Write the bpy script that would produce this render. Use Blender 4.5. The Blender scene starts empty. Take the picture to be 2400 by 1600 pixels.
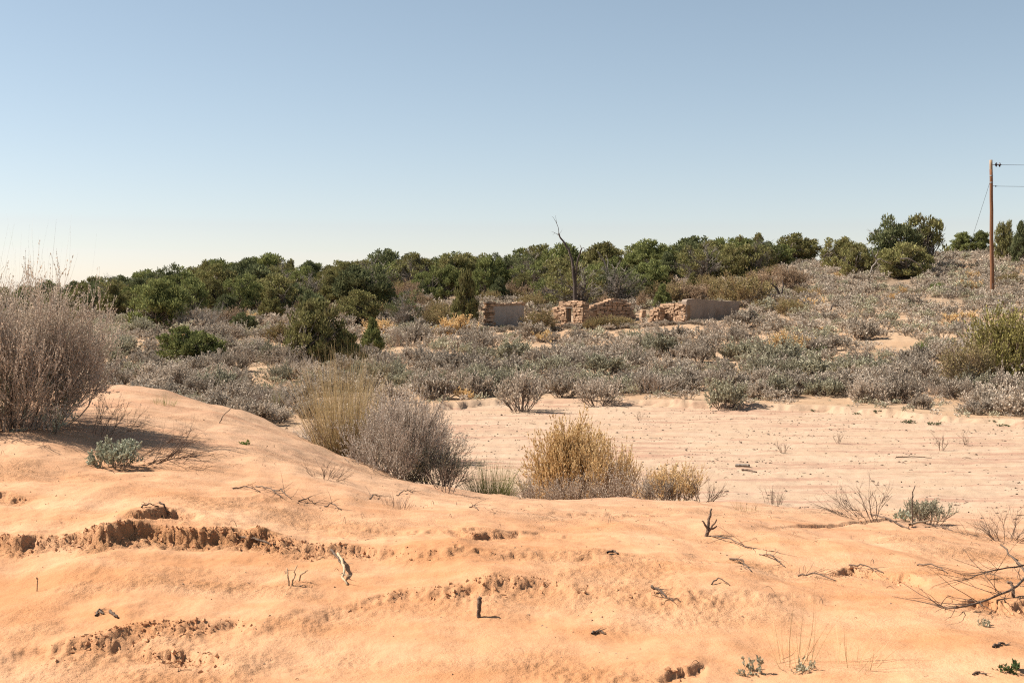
import bpy, math
import numpy as np
rng = np.random.default_rng(11)
R_ = math.radians
scene = bpy.context.scene
COL = scene.collection

# ------------------------------------------------------------------ camera, sky, sun, exposure
ZC = 3.6                                   # eye height above the floor of the dry wash
FPX = 3000.0                               # focal length in pixels of the 2400 px wide photograph
PITCH = math.atan(80 / FPX)
cam_d = bpy.data.cameras.new('camera')
cam_d.lens = 36.0 * FPX / 2400; cam_d.sensor_width = 36.0; cam_d.sensor_fit = 'HORIZONTAL'
cam_d.clip_start = 0.1; cam_d.clip_end = 8000
cam_d.dof.use_dof = True; cam_d.dof.focus_distance = 50; cam_d.dof.aperture_fstop = 16
cam = bpy.data.objects.new('camera', cam_d); COL.objects.link(cam)
cam.location = (0, 0, ZC); cam.rotation_euler = (math.pi / 2 - PITCH, 0, 0)
scene.camera = cam

SUN_EL = R_(46); SUN_DIR = (-0.985, 0.17)   # horizontal direction towards the sun: left, a little behind the scene
_n = math.hypot(*SUN_DIR); sx, sy = SUN_DIR[0] / _n, SUN_DIR[1] / _n
w = bpy.data.worlds.new('World'); scene.world = w; w.use_nodes = True
nt = w.node_tree
bg = nt.nodes['Background']
sky = nt.nodes.new('ShaderNodeTexSky'); sky.sky_type = 'NISHITA'; sky.sun_disc = False
sky.sun_elevation = SUN_EL; sky.sun_rotation = math.atan2(sx, sy)
sky.air_density = 0.85; sky.dust_density = 0.3; sky.ozone_density = 0.0; sky.altitude = 0
wb = nt.nodes.new('ShaderNodeMix'); wb.data_type = 'RGBA'; wb.blend_type = 'MULTIPLY'; wb.inputs[0].default_value = 1.0
wb.inputs[7].default_value = (1.09, 1.003, 1.02, 1)                       # the photograph's white balance
hz = nt.nodes.new('ShaderNodeHueSaturation'); hz.inputs['Hue'].default_value = 0.478; hz.inputs['Saturation'].default_value = 0.84          # dusty desert air
nt.links.new(sky.outputs[0], hz.inputs['Color']); nt.links.new(hz.outputs[0], wb.inputs[6]); nt.links.new(wb.outputs[2], bg.inputs[0]); bg.inputs[1].default_value = 0.0602
sd = bpy.data.lights.new('sun', 'SUN'); sd.energy = 5.0; sd.angle = R_(0.55); sd.color = (1.0, 0.93, 0.83)
sun = bpy.data.objects.new('sun', sd); COL.objects.link(sun)
from mathutils import Vector
sun.rotation_euler = Vector((sx * math.cos(SUN_EL), sy * math.cos(SUN_EL), math.sin(SUN_EL))).to_track_quat('Z', 'Y').to_euler()
sun.location = (-40, 30, 60)
vs = scene.view_settings
vs.view_transform = 'Standard'; vs.look = 'None'; vs.gamma = 1.0; vs.use_curve_mapping = False; scene.cycles.use_denoising = False; scene.cycles.filter_width = 1.15; vs.exposure = 1.05
scene.cycles.max_bounces = 6; scene.cycles.diffuse_bounces = 3; scene.cycles.transmission_bounces = 3
scene.cycles.transparent_max_bounces = 4

# ------------------------------------------------------------------ numeric helpers
def _hash(ix, iy, seed):
    h = (ix.astype(np.uint32) * np.uint32(374761393) + iy.astype(np.uint32) * np.uint32(668265263) + np.uint32(seed * 2246822519 & 0xffffffff))
    h = (h ^ (h >> np.uint32(13))) * np.uint32(1274126177)
    return (h ^ (h >> np.uint32(16)))
def gnoise(x, y, seed=0):
    x = np.asarray(x, float); y = np.asarray(y, float)
    x0 = np.floor(x); y0 = np.floor(y); fx = x - x0; fy = y - y0
    ix = x0.astype(np.int64); iy = y0.astype(np.int64)
    def g(dx, dy):
        a = _hash((ix + dx) & 0xffffffff, (iy + dy) & 0xffffffff, seed).astype(float) * (2 * np.pi / 4294967296.0)
        return np.cos(a) * (fx - dx) + np.sin(a) * (fy - dy)
    u = fx ** 3 * (fx * (fx * 6 - 15) + 10); v = fy ** 3 * (fy * (fy * 6 - 15) + 10)
    a = g(0, 0) * (1 - u) + g(1, 0) * u; b = g(0, 1) * (1 - u) + g(1, 1) * u
    return (a * (1 - v) + b * v) * 1.5
def fbm(x, y, seed=0, o=4, gain=0.5):
    t = 0.0; a = 1.0
    for k in range(o):
        t = t + a * gnoise(x * 2 ** k, y * 2 ** k, seed + 17 * k); a *= gain
    return t
def sstep(t):
    t = np.clip(t, 0, 1); return t * t * (3 - 2 * t)
def nrm(v):
    return v / np.maximum(np.linalg.norm(v, axis=-1, keepdims=True), 1e-9)

def slope(py):                              # height over depth of a pixel row
    v = (800 - np.asarray(py, float)) / FPX
    return (-math.sin(PITCH) + v * math.cos(PITCH)) / (math.cos(PITCH) + v * math.sin(PITCH))
def xof(px, py, Y):
    v = (800 - np.asarray(py, float)) / FPX
    return (px - 1200) / FPX * Y / (math.cos(PITCH) + v * math.sin(PITCH))

# ------------------------------------------------------------------ terrain
PXD = np.array([0, 300, 600, 800, 950, 1200, 1500, 1800, 2100, 2400.])
DZ8 = [-1.63, -1.63, -1.66, -1.68, -1.68, -1.69, -1.70, -1.72, -1.74, -1.78]
DZ10 = [-1.40, -1.50, -1.57, -1.63, -1.67, -1.70, -1.73, -1.78, -1.85, -1.97]
DZ12 = [-1.22, -1.40, -1.48, -1.60, -1.72, -1.84, -1.88, -1.94, -2.04, -2.16]
RD = [18, 19, 18.5, 17.5, 16.2, 15, 15, 15, 13.6, 12.7]
RPY = [912, 878, 958, 1056, 1122, 1166, 1160, 1182, 1218, 1275]
RW = [5, 5, 4.5, 4, 4, 4.5, 5, 6, 7, 8]
ED = [31, 31, 31, 35, 40, 43, 42.5, 41, 38.5, 35.5]
FD = [47, 55, 65, 78, 90, 105, 120, 140, 160]
PXF = np.array([0, 300, 600, 900, 1200, 1500, 1800, 2100, 2400.])
FPY = np.array([[925, 880, 845, 812, 790, 775, 763, 752, 748],
                [915, 870, 830, 795, 775, 755, 738, 722, 715],
                [915, 868, 832, 795, 765, 735, 712, 690, 680],
                [918, 870, 835, 800, 770, 735, 708, 683, 672],
                [922, 872, 836, 800, 770, 730, 700, 675, 662],
                [925, 875, 838, 795, 760, 718, 690, 660, 650],
                [928, 880, 838, 790, 745, 700, 665, 632, 622],
                [930, 886, 840, 785, 735, 685, 650, 618, 610],
                [936, 892, 842, 780, 722, 665, 625, 592, 588]], float)
NP, NS = 271, 700
PX0, PX1 = -1500.0, 3900.0
S0, S1 = math.log(2.0), math.log(3500.0)
cols = np.linspace(PX0, PX1, NP); svals = np.linspace(S0, S1, NS)
TAB = np.zeros((NP, NS)); RCOL = np.interp(cols, PXD, RD); WCOL = np.interp(cols, PXD, RW); ECOL = np.interp(cols, PXD, ED)
for i, c in enumerate(cols):
    r = RCOL[i]; zr = slope(np.interp(c, PXD, RPY)) * r
    f = np.array([slope(np.interp(c, PXF, FPY[:, k])) * FD[k] for k in range(len(FD))])
    d = [2, 6, 8, 10, 12, r, r + WCOL[i] * 0.45, r + WCOL[i], ECOL[i], max(47, ECOL[i] + 2.2)] + FD[1:] + [230, 420, 3500]
    z = [-1.72, -1.755, np.interp(c, PXD, DZ8), np.interp(c, PXD, DZ10), np.interp(c, PXD, DZ12), zr, zr + (-3.28 - zr) * 0.5, -3.26, -3.3, f[0]] \
        + list(f[1:]) + [f[-1] - 2.5, f[-1] - 9, -12]
    TAB[i] = np.interp(svals, np.log(d), z)
def _blur(a, sig, ax):
    k = np.arange(-int(3 * sig), int(3 * sig) + 1); g = np.exp(-k ** 2 / (2 * sig ** 2)); g /= g.sum()
    p = [(0, 0), (0, 0)]; p[ax] = (len(k) // 2, len(k) // 2)
    return np.apply_along_axis(lambda m: np.convolve(m, g, 'valid'), ax, np.pad(a, p, mode='edge'))
TAB = _blur(_blur(TAB, 4.0, 1), 2.5, 0)
def _cr(t):
    return (-.5 * t + t * t - .5 * t ** 3, 1 - 2.5 * t * t + 1.5 * t ** 3, .5 * t + 2 * t * t - 1.5 * t ** 3, -.5 * t * t + .5 * t ** 3)
def tab(px, Y):
    a = np.clip((px - PX0) / (PX1 - PX0) * (NP - 1), 1, NP - 2.001)
    b = np.clip((np.log(np.maximum(Y, 2.0)) - S0) / (S1 - S0) * (NS - 1), 1, NS - 2.001)
    i = a.astype(int); j = b.astype(int); wa = _cr(a - i); wb = _cr(b - j)
    z = 0
    for p in range(4):
        for q in range(4):
            z = z + wa[p] * wb[q] * TAB[np.clip(i + p - 1, 0, NP - 1), np.clip(j + q - 1, 0, NS - 1)]
    return z
def px_of(X, Y):
    return 1200 + FPX * X / np.maximum(Y, 4.0)
def regions(X, Y):
    px = px_of(X, Y); r = np.interp(px, cols, RCOL); ww = np.interp(px, cols, WCOL); e = np.interp(px, cols, ECOL)
    return px, r, ww, e + 0.8 * gnoise(X * .25, X * 0 + 3, 5)
def base_z(X, Y):
    X = np.asarray(X, float); Y = np.asarray(Y, float)
    px, r, ww, e = regions(X, Y)
    z = ZC + tab(px, Y)
    dune = 1 - sstep((Y - r - ww * .2) / (ww * .8)); hill = sstep((Y - e) / 3.0)
    z = z + dune * (0.045 * fbm(X * .9, Y * .55, 1, 3) + 0.012 * fbm(X * 3.1, Y * 2.3, 2, 3))
    z = z + (1 - dune) * (1 - hill) * (0.03 * fbm(X * .35, Y * 1.1, 3, 3) + 0.018 * fbm(X * 2.5, Y * 2.5, 9, 3) - .05 * sum(np.exp(-((Y - q - .6 * np.sin(X * .11) + .05 * X) / .35) ** 2) for q in (33.0, 34.9, 38.2, 40.1)))
    z = z + hill * np.clip((Y - e) / 12, 0.25, 1) * (0.20 * fbm(X * .16, Y * .16, 4, 4) + 0.05 * fbm(X * .9, Y * .9, 6, 3))
    # cut bank along the far edge of the wash
    bk = np.exp(-np.maximum(Y - e, 0) / 1.6) * sstep((Y - e + .25 * fbm(X * 1.3, Y * 1.3, 8, 3)) / .35)
    z = z + bk * (0.10 + 0.22 * np.clip(fbm(X * .22, X * 0 + 1.7, 7, 2) + .25, 0, 1)) * (px < 2500)
    return z
def march(fn, px, py, y0=4.0, y1=300.0):
    Y = np.exp(np.linspace(math.log(y0), math.log(y1), 2500))
    X = xof(px, py, Y); zr = ZC + slope(py) * Y
    g = fn(X, Y); k = np.where(zr <= g)[0]
    if len(k) == 0: i = int(np.argmin(np.where(Y < 165, (zr - g) / Y, 9)))
    else: i = k[0]
    return float(X[i]), float(Y[i]), float(g[i])
# scarps: broken edges of the wind- and rain-cut sand, (px, py, height) along each
SC = [
 (([-300, 1300, .05], [0, 1290, .07], [100, 1294, .07], [200, 1288, .09], [300, 1281, .10], [400, 1286, .09], [500, 1292, .12], [600, 1296, .14], [660, 1304, .11], [720, 1305, .06], [800, 1304, .06], [870, 1310, .04], [1000, 1314, .035], [1200, 1316, .03], [1400, 1318, .022], [1650, 1330, .0]), .12, .8, 1.0),
 (([-300, 1580, .01], [60, 1543, .03], [200, 1526, .06], [300, 1508, .08], [400, 1498, .07], [500, 1484, .055], [600, 1470, .03], [800, 1434, .03], [950, 1402, .04], [1100, 1385, .05], [1250, 1380, .05], [1400, 1392, .035], [1600, 1402, .03], [1800, 1396, .02], [2100, 1390, .0]), .22, .9, .75),
 (([290, 1543, .0], [340, 1548, .05], [420, 1542, .075], [500, 1548, .055], [545, 1555, .0]), .12, .25, 1.0),
 (([265, 1252, .0], [300, 1246, .05], [360, 1226, .08], [400, 1222, .085], [450, 1231, .05], [475, 1236, .0]), .12, .25, 1.0),
 (([1050, 1250, .0], [1090, 1254, .05], [1120, 1258, .08], [1150, 1255, .05], [1210, 1257, .03], [1245, 1260, .0]), .12, .3, 1.0),
 (([680, 1243, .0], [800, 1247, .02], [1000, 1252, .025], [1300, 1262, .025], [1500, 1268, .0]), .2, .6, .4),
 (([-80, 1162, .04], [30, 1172, .055], [60, 1180, .035], [105, 1187, .0]), .1, .4, 1.0),
 (([1910, 1342, .0], [1960, 1345, .06], [2000, 1336, .08], [2040, 1338, .07], [2065, 1346, .03], [2110, 1350, .05], [2150, 1352, .05], [2185, 1357, .0]), .14, .25, 1.0),
 (([1545, 1588, .0], [1570, 1582, .05], [1600, 1573, .05], [1640, 1563, .045], [1662, 1560, .0]), .08, .5, .7),
 (([480, 1186, .0], [560, 1180, .02], [640, 1184, .02], [760, 1190, .0]), .15, .4, .7),
 (([1750, 1236, .0], [1900, 1232, .03], [2050, 1218, .04], [2200, 1232, .03], [2330, 1250, .0]), .3, .9, .3),
 (([2230, 1420, .0], [2290, 1405, .05], [2350, 1412, .06], [2420, 1420, .05]), .15, .4, 1.0),
 (([1180, 1205, .0], [1300, 1200, .02], [1480, 1204, .03], [1560, 1210, .0]), .2, .5, .5),
]
SCW = []
for pts, wd, back, rg in SC:
    q = [(p[0], march(base_z, p[0], p[1])[1], p[2]) for p in pts]
    SCW.append((np.array([a[0] for a in q]), np.array([a[1] for a in q]), np.array([a[2] for a in q]), wd, back, rg))
def scarps(X, Y):
    px = px_of(X, Y); z = 0 * X; rough = 0 * X
    n0 = fbm(X * 2.2, Y * 2.2, 30, 3, .5); n1 = fbm(X * 9, Y * 9, 31, 3, .6); n2 = fbm(X * 26, Y * 17, 37, 2, .7); n1 = .55 * n1 + .6 * n0; e0 = fbm(X * 1.6, X * 0 + 2.3, 44, 3, .5); e1 = fbm(X * 4.3, Y * 3.1, 45, 5, .68)
    for P, Yc, A, wd, back, rg in SCW:
        c = np.interp(px, P, Yc); a = np.interp(px, P, A, left=0 if A[0] == 0 else A[0], right=0 if A[-1] == 0 else A[-1])
        m = (np.abs(Y - c) < 5)
        a = a * np.clip(.76 + .28 * e0, .25, 1.0); s = Y - c + .10 * e0 + .075 * e1 + .02 * n2
        w_ = wd * .8 * (1 + .5 * n0)
        if len(P) > 10:
            prof = np.where(s > 0, np.exp(-np.maximum(s, 0) / back), sstep((s + w_) / w_))
            z = z + m * a * prof + m * a * .9 * np.where(s > 0, np.exp(-np.maximum(s, 0) / (back * 1.5)), np.exp(-(np.minimum(s, 0) / .55) ** 2))
            z = z - m * a * .35 * np.exp(-((s + w_ + .12) / .16) ** 2)      # scour at the foot of the face
        else:                                # a hollow broken out below a crusted lip
            z = z - m * a * .9 * sstep(-s / .05) * np.exp(-(np.maximum(-s - .08, 0) / .20) ** 2) + m * a * .25 * np.where(s > 0, np.exp(-np.maximum(s, 0) / back), sstep((s + .05) / .05))
        bw = .22 + 1.6 * np.maximum(wd - .12, 0) * 2; rr = m * np.clip((a - .012) / .05, 0, 1.4) * rg * np.exp(-((s + bw * .5) / (bw * .62)) ** 2)
        rough = np.maximum(rough, rr)
    # crumbly ground below the faces and in patches
    patch = np.clip(fbm(X * .7 + 3, Y * .9, 41, 3) * 1.9 - .30, 0, 1) * (Y < 16)
    rough = np.maximum(rough, patch * .55)
    z = z + rough * (0.012 * n1 + 0.016 * n2)
    return z, rough
def gz(X, Y):
    X = np.atleast_1d(np.asarray(X, float)); Y = np.atleast_1d(np.asarray(Y, float))
    z = base_z(X, Y); n = Y < 16
    if n.any(): z[n] += scarps(X[n], Y[n])[0]
    return z
def gz1(x, y): return float(gz(x, y)[0])
def hit(px, py, y0=4.0): return march(gz, px, py, y0)

# ------------------------------------------------------------------ materials
def new_mat(name):
    m = bpy.data.materials.new(name); m.use_nodes = True; m.node_tree.nodes.clear(); return m, m.node_tree.nodes, m.node_tree.links
def leaf_mat(name, c1, c2, trans=.3, vary=.35, c3=None):
    m, N, L = new_mat(name)
    out = N.new('ShaderNodeOutputMaterial'); geo = N.new('ShaderNodeNewGeometry'); oi = N.new('ShaderNodeObjectInfo')
    mx = N.new('ShaderNodeMix'); mx.data_type = 'RGBA'
    mx.inputs[6].default_value = (*c1, 1); mx.inputs[7].default_value = (*c2, 1)
    L.new(geo.outputs['Random Per Island'], mx.inputs[0])
    at = N.new('ShaderNodeAttribute'); at.attribute_name = 'tone'
    mt = N.new('ShaderNodeMath'); mt.operation = 'MULTIPLY_ADD'; L.new(oi.outputs['Random'], mt.inputs[0]); mt.inputs[1].default_value = vary; mt.inputs[2].default_value = 1 - vary / 2
    ad = N.new('ShaderNodeMath'); ad.operation = 'ADD'; L.new(mt.outputs[0], ad.inputs[0]); L.new(at.outputs['Fac'], ad.inputs[1])
    col = mx.outputs[2]
    if c3:                                  # a second hue that comes and goes in patches through the plant
        tc = N.new('ShaderNodeTexCoord'); nz = N.new('ShaderNodeTexNoise'); nz.inputs['Scale'].default_value = 1.6; nz.inputs['Detail'].default_value = 2
        L.new(tc.outputs['Object'], nz.inputs['Vector'])
        rp = N.new('ShaderNodeMapRange'); rp.inputs[1].default_value = .45; rp.inputs[2].default_value = .65; L.new(nz.outputs['Fac'], rp.inputs[0])
        m2 = N.new('ShaderNodeMix'); m2.data_type = 'RGBA'; L.new(rp.outputs[0], m2.inputs[0]); L.new(col, m2.inputs[6]); m2.inputs[7].default_value = (*c3, 1); col = m2.outputs[2]
    hs = N.new('ShaderNodeHueSaturation'); L.new(col, hs.inputs['Color']); L.new(ad.outputs[0], hs.inputs['Value'])
    df = N.new('ShaderNodeBsdfDiffuse'); tr = N.new('ShaderNodeBsdfTranslucent'); ms = N.new('ShaderNodeMixShader'); ms.inputs[0].default_value = trans
    L.new(hs.outputs[0], df.inputs[0]); L.new(hs.outputs[0], tr.inputs[0]); L.new(df.outputs[0], ms.inputs[1]); L.new(tr.outputs[0], ms.inputs[2]); L.new(ms.outputs[0], out.inputs[0])
    return m
def solid_mat(name, c1, c2, scale=8, stretch=(1, 1, 1), bump=.3, bscale=30, rough=.9, thr=(.35, .65), c3=None, s3=2.0, vary=.3, coord='Object'):
    m, N, L = new_mat(name)
    out = N.new('ShaderNodeOutputMaterial'); p = N.new('ShaderNodeBsdfPrincipled'); p.inputs['Roughness'].default_value = rough
    p.inputs['Specular IOR Level'].default_value = .2
    tc = N.new('ShaderNodeTexCoord'); mp = N.new('ShaderNodeMapping'); mp.inputs['Scale'].default_value = stretch; L.new(tc.outputs[coord], mp.inputs[0])
    nz = N.new('ShaderNodeTexNoise'); nz.inputs['Scale'].default_value = scale; nz.inputs['Detail'].default_value = 6; nz.inputs['Roughness'].default_value = .65
    L.new(mp.outputs[0], nz.inputs['Vector'])
    rp = N.new('ShaderNodeMapRange'); rp.inputs[1].default_value, rp.inputs[2].default_value = thr; L.new(nz.outputs['Fac'], rp.inputs[0])
    mx = N.new('ShaderNodeMix'); mx.data_type = 'RGBA'; mx.inputs[6].default_value = (*c1, 1); mx.inputs[7].default_value = (*c2, 1); L.new(rp.outputs[0], mx.inputs[0])
    col = mx.outputs[2]
    if c3:
        n3 = N.new('ShaderNodeTexNoise'); n3.inputs['Scale'].default_value = s3; n3.inputs['Detail'].default_value = 5; n3.inputs['Roughness'].default_value = .7; L.new(mp.outputs[0], n3.inputs['Vector'])
        r3 = N.new('ShaderNodeMapRange'); r3.inputs[1].default_value = .52; r3.inputs[2].default_value = .68; L.new(n3.outputs['Fac'], r3.inputs[0])
        m3 = N.new('ShaderNodeMix'); m3.data_type = 'RGBA'; L.new(r3.outputs[0], m3.inputs[0]); L.new(col, m3.inputs[6]); m3.inputs[7].default_value = (*c3, 1); col = m3.outputs[2]
    oi = N.new('ShaderNodeObjectInfo'); mt = N.new('ShaderNodeMath'); mt.operation = 'MULTIPLY_ADD'; L.new(oi.outputs['Random'], mt.inputs[0]); mt.inputs[1].default_value = vary; mt.inputs[2].default_value = 1 - vary / 2
    hs = N.new('ShaderNodeHueSaturation'); L.new(col, hs.inputs['Color']); L.new(mt.outputs[0], hs.inputs['Value']); L.new(hs.outputs[0], p.inputs['Base Color'])
    nb = N.new('ShaderNodeTexNoise'); nb.inputs['Scale'].default_value = bscale; nb.inputs['Detail'].default_value = 4; L.new(mp.outputs[0], nb.inputs['Vector'])
    bp = N.new('ShaderNodeBump'); bp.inputs['Strength'].default_value = bump; bp.inputs['Distance'].default_value = .05; L.new(nb.outputs['Fac'], bp.inputs['Height']); L.new(bp.outputs[0], p.inputs['Normal'])
    L.new(p.outputs[0], out.inputs[0]); return m

def sand_mat():
    m, N, L = new_mat('sand')
    out = N.new('ShaderNodeOutputMaterial'); p = N.new('ShaderNodeBsdfPrincipled'); p.inputs['Roughness'].default_value = .95; p.inputs['Specular IOR Level'].default_value = .1
    tc = N.new('ShaderNodeTexCoord')
    def noise(scale, det=5, rg=.6, st=(1, 1, 1)):
        mp = N.new('ShaderNodeMapping'); mp.inputs['Scale'].default_value = st; L.new(tc.outputs['Object'], mp.inputs[0])
        n = N.new('ShaderNodeTexNoise'); n.inputs['Scale'].default_value = scale; n.inputs['Detail'].default_value = det; n.inputs['Roughness'].default_value = rg; L.new(mp.outputs[0], n.inputs['Vector']); return n.outputs['Fac']
    def rng_(f, a, b, c=0, d=1):
        r = N.new('ShaderNodeMapRange'); r.inputs[1].default_value = a; r.inputs[2].default_value = b; r.inputs[3].default_value = c; r.inputs[4].default_value = d; L.new(f, r.inputs[0]); return r.outputs[0]
    def mix(f, a, b):
        x = N.new('ShaderNodeMix'); x.data_type = 'RGBA'
        for s, v in ((x.inputs[6], a), (x.inputs[7], b)):
            if isinstance(v, tuple): s.default_value = (*v, 1)
            else: L.new(v, s)
        if isinstance(f, float): x.inputs[0].default_value = f
        else: L.new(f, x.inputs[0])
        return x.outputs[2]
    def attr(n):
        a = N.new('ShaderNodeAttribute'); a.attribute_name = n; return a.outputs['Fac']
    def mul(a, b):
        x = N.new('ShaderNodeMath'); x.operation = 'MULTIPLY'
        for s, v in ((x.inputs[0], a), (x.inputs[1], b)):
            if isinstance(v, (int, float)): s.default_value = v
            else: L.new(v, s)
        return x.outputs[0]
    def add(a, b):
        x = N.new('ShaderNodeMath'); x.operation = 'ADD'; L.new(a, x.inputs[0]); L.new(b, x.inputs[1]); return x.outputs[0]
    wash, hill, rough = attr('wash'), attr('hill'), attr('rough')
    dune = mix(rng_(noise(.8, 6, .62, (1, 2.2, 1)), .35, .68), (.415, .198, .092), (.52, .30, .172))
    dune = mix(mul(rng_(noise(5, 6, .7), .5, .75), .35), dune, (.350, .182, .081))
    dune = mix(mul(rough, .45), dune, (.329, .154, .063))
    ws = mix(rng_(noise(.5, 5, .6, (1, 3, 1)), .35, .65), (.378, .259, .171), (.420, .301, .210))
    ws = mix(mul(rng_(noise(.22, 6, .7, (1, 7, 1)), .50, .60), .85), ws, (.322, .189, .130))       # reddish gravel streaks
    ws = mix(mul(rng_(noise(26, 3, .7), .62, .72), .4), ws, (.238, .140, .091))
    hl = mix(rng_(noise(.35, 6, .65), .4, .65), (.364, .234, .140), (.406, .283, .182))
    hl = mix(mul(rng_(noise(4, 5, .7), .45, .7), .6), hl, (.231, .161, .108)); hl = mix(mul(attr('duff'), .75), hl, (.189, .140, .098))                           # litter under the brush
    c = mix(wash, dune, ws); c = mix(hill, c, hl)
    c = mix(mul(rng_(noise(160, 2, .6), .5, .75), .10), c, (.252, .119, .052))
    L.new(c, p.inputs['Base Color'])
    b1 = N.new('ShaderNodeBump'); b1.inputs['Strength'].default_value = .8; b1.inputs['Distance'].default_value = .021
    h = add(mul(noise(55, 4, .7), add(mul(rough, 1.2), rng_(noise(1.2, 3), .4, .7, .12, .6))), mul(noise(9, 5, .6), .8))
    L.new(h, b1.inputs['Height'])
    L.new(b1.outputs[0], p.inputs['Normal']); L.new(p.outputs[0], out.inputs[0]); return m
M = dict(
 sand=sand_mat(),
 sage=leaf_mat('sage_leaf', (0.29, 0.24, 0.185), (0.53, 0.45, 0.36), 0.2, 0.35),
 sage_green=leaf_mat('sage_green_leaf', (0.25, 0.23, 0.155), (0.45, 0.415, 0.3), 0.2, 0.35),
 sage_wood=leaf_mat('sage_wood_leaf', (0.085, 0.065, 0.052), (0.17, 0.13, 0.105), 0, 0.3),
 pinkgrey=leaf_mat('pinkgrey_leaf', (0.38, 0.31, 0.24), (0.68, 0.575, 0.46), 0.25, 0.2),
 palewood=leaf_mat('pale_twig', (.20, .16, .128), (.48, .395, .32), 0, .2),
 dune_sage=leaf_mat('dune_sage_leaf', (.40, .335, .275), (.68, .585, .485), .2, .2),
 pinkwood=leaf_mat('pinkwood_leaf', (0.12, 0.082, 0.058), (0.28, 0.2, 0.145), 0, 0.2),
 gold=leaf_mat('gold_leaf', (0.52, 0.345, 0.155), (0.8, 0.59, 0.32), 0.28, 0.15),
 goldwood=leaf_mat('goldwood_leaf', (0.2, 0.125, 0.065), (0.38, 0.255, 0.14), 0.1, 0.2),
 grass=leaf_mat('grass_leaf', (0.34, 0.245, 0.12), (0.55, 0.425, 0.24), 0.3, 0.3),
 grass_green=leaf_mat('green_grass', (.16, .17, .055), (.30, .27, .11), .3, .3),
 green=leaf_mat('green_shrub_leaf', (0.119, 0.168, 0.042), (0.238, 0.280, 0.084), .3, .3),
 cushion=leaf_mat('cushion_leaf', (.045, .075, .03), (.09, .12, .05), .2, .3),
 silver=leaf_mat('silver_leaf', (0.3, 0.31, 0.22), (0.5, 0.5, 0.38), 0.2, 0.2),
 jun_olive=leaf_mat('jun_olive_leaf', (0.115, 0.114, 0.044), (0.32, 0.295, 0.122), 0.22, 0.35, (0.21, 0.18, 0.082)),
 jun_green=leaf_mat('jun_green_leaf', (0.098, 0.112, 0.042), (0.275, 0.282, 0.108), 0.22, 0.35),
 jun_dark=leaf_mat('jun_dark_leaf', (0.075, 0.088, 0.044), (0.215, 0.22, 0.105), 0.2, 0.35),
 brush=leaf_mat('brush_leaf', (0.18, 0.145, 0.066), (0.44, 0.35, 0.17), 0.2, 0.35, (0.33, 0.235, 0.125)),
 brush_brown=leaf_mat('brush_brown_leaf', (0.23, 0.16, 0.1), (0.52, 0.375, 0.25), 0.2, 0.3),
 yellowgreen=leaf_mat('yellowgreen_leaf', (0.19, 0.165, 0.055), (0.36, 0.31, 0.115), 0.28, 0.2),
 bark=solid_mat('juniper_bark', (.111, .085, .064), (.221, .183, .149), 6, (1, 1, .2), .5, 20),
 deadwood=solid_mat('dead_wood', (.170, .140, .115), (.306, .264, .221), 9, (1, 1, .3), .4, 30),
 charwood=solid_mat('dark_dead_wood', (.047, .036, .031), (.102, .078, .066), 9, (1, 1, .3), .4, 30),
 stick=solid_mat('weathered_stick', (.072, .047, .034), (.170, .119, .085), 20, (1, 1, 1), .4, 60, coord='Object'),
 palestick=solid_mat('bleached_stick', (.306, .212, .128), (.442, .332, .212), 20, (1, 1, 1), .3, 60),
 stone=solid_mat('sandstone', (.31, .19, .115), (.45, .305, .20), 3, (1, 1, 1), .6, 14, c3=(.28, .15, .085), s3=2.2, vary=.5),
 mortar=solid_mat('mud_mortar', (.210, .130, .081), (.266, .178, .115), 5, (1, 1, 1), .6, 12),
 plaster=solid_mat('brown_plaster', (.225, .17, .13), (.28, .215, .17), 1.2, (1, 1, .6), .5, 9, c3=(.185, .13, .096), s3=.9),
 greyplaster=solid_mat('grey_plaster', (.33, .275, .23), (.42, .36, .305), 1.2, (1, 1, .6), .5, 9, c3=(.25, .195, .155), s3=1.1),
 palestone=solid_mat('pale_boulder', (.280, .210, .158), (.364, .287, .224), 2, (1, 1, 1), .6, 8),
 pole=solid_mat('pole_wood', (.145, .064, .032), (.230, .111, .058), 5, (3, 3, .12), .5, 24, vary=0),
 polegrey=solid_mat('pole_top_wood', (.255, .170, .111), (.340, .246, .170), 5, (3, 3, .2), .5, 24, vary=0),
 metal=solid_mat('dull_metal', (.140, .140, .140), (.210, .203, .196), 8, bump=.1, rough=.5, vary=0),
 wire=solid_mat('wire_metal', (.063, .063, .070), (.098, .098, .105), 8, bump=.0, rough=.6, vary=0),
 porcelain=solid_mat('brown_porcelain', (.038, .028, .035), (.063, .045, .049), 5, bump=.0, rough=.3, vary=0),
 rust=solid_mat('rusty_tin', (.070, .035, .021), (.140, .070, .042), 6, bump=.2, rough=.7),
)

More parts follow.
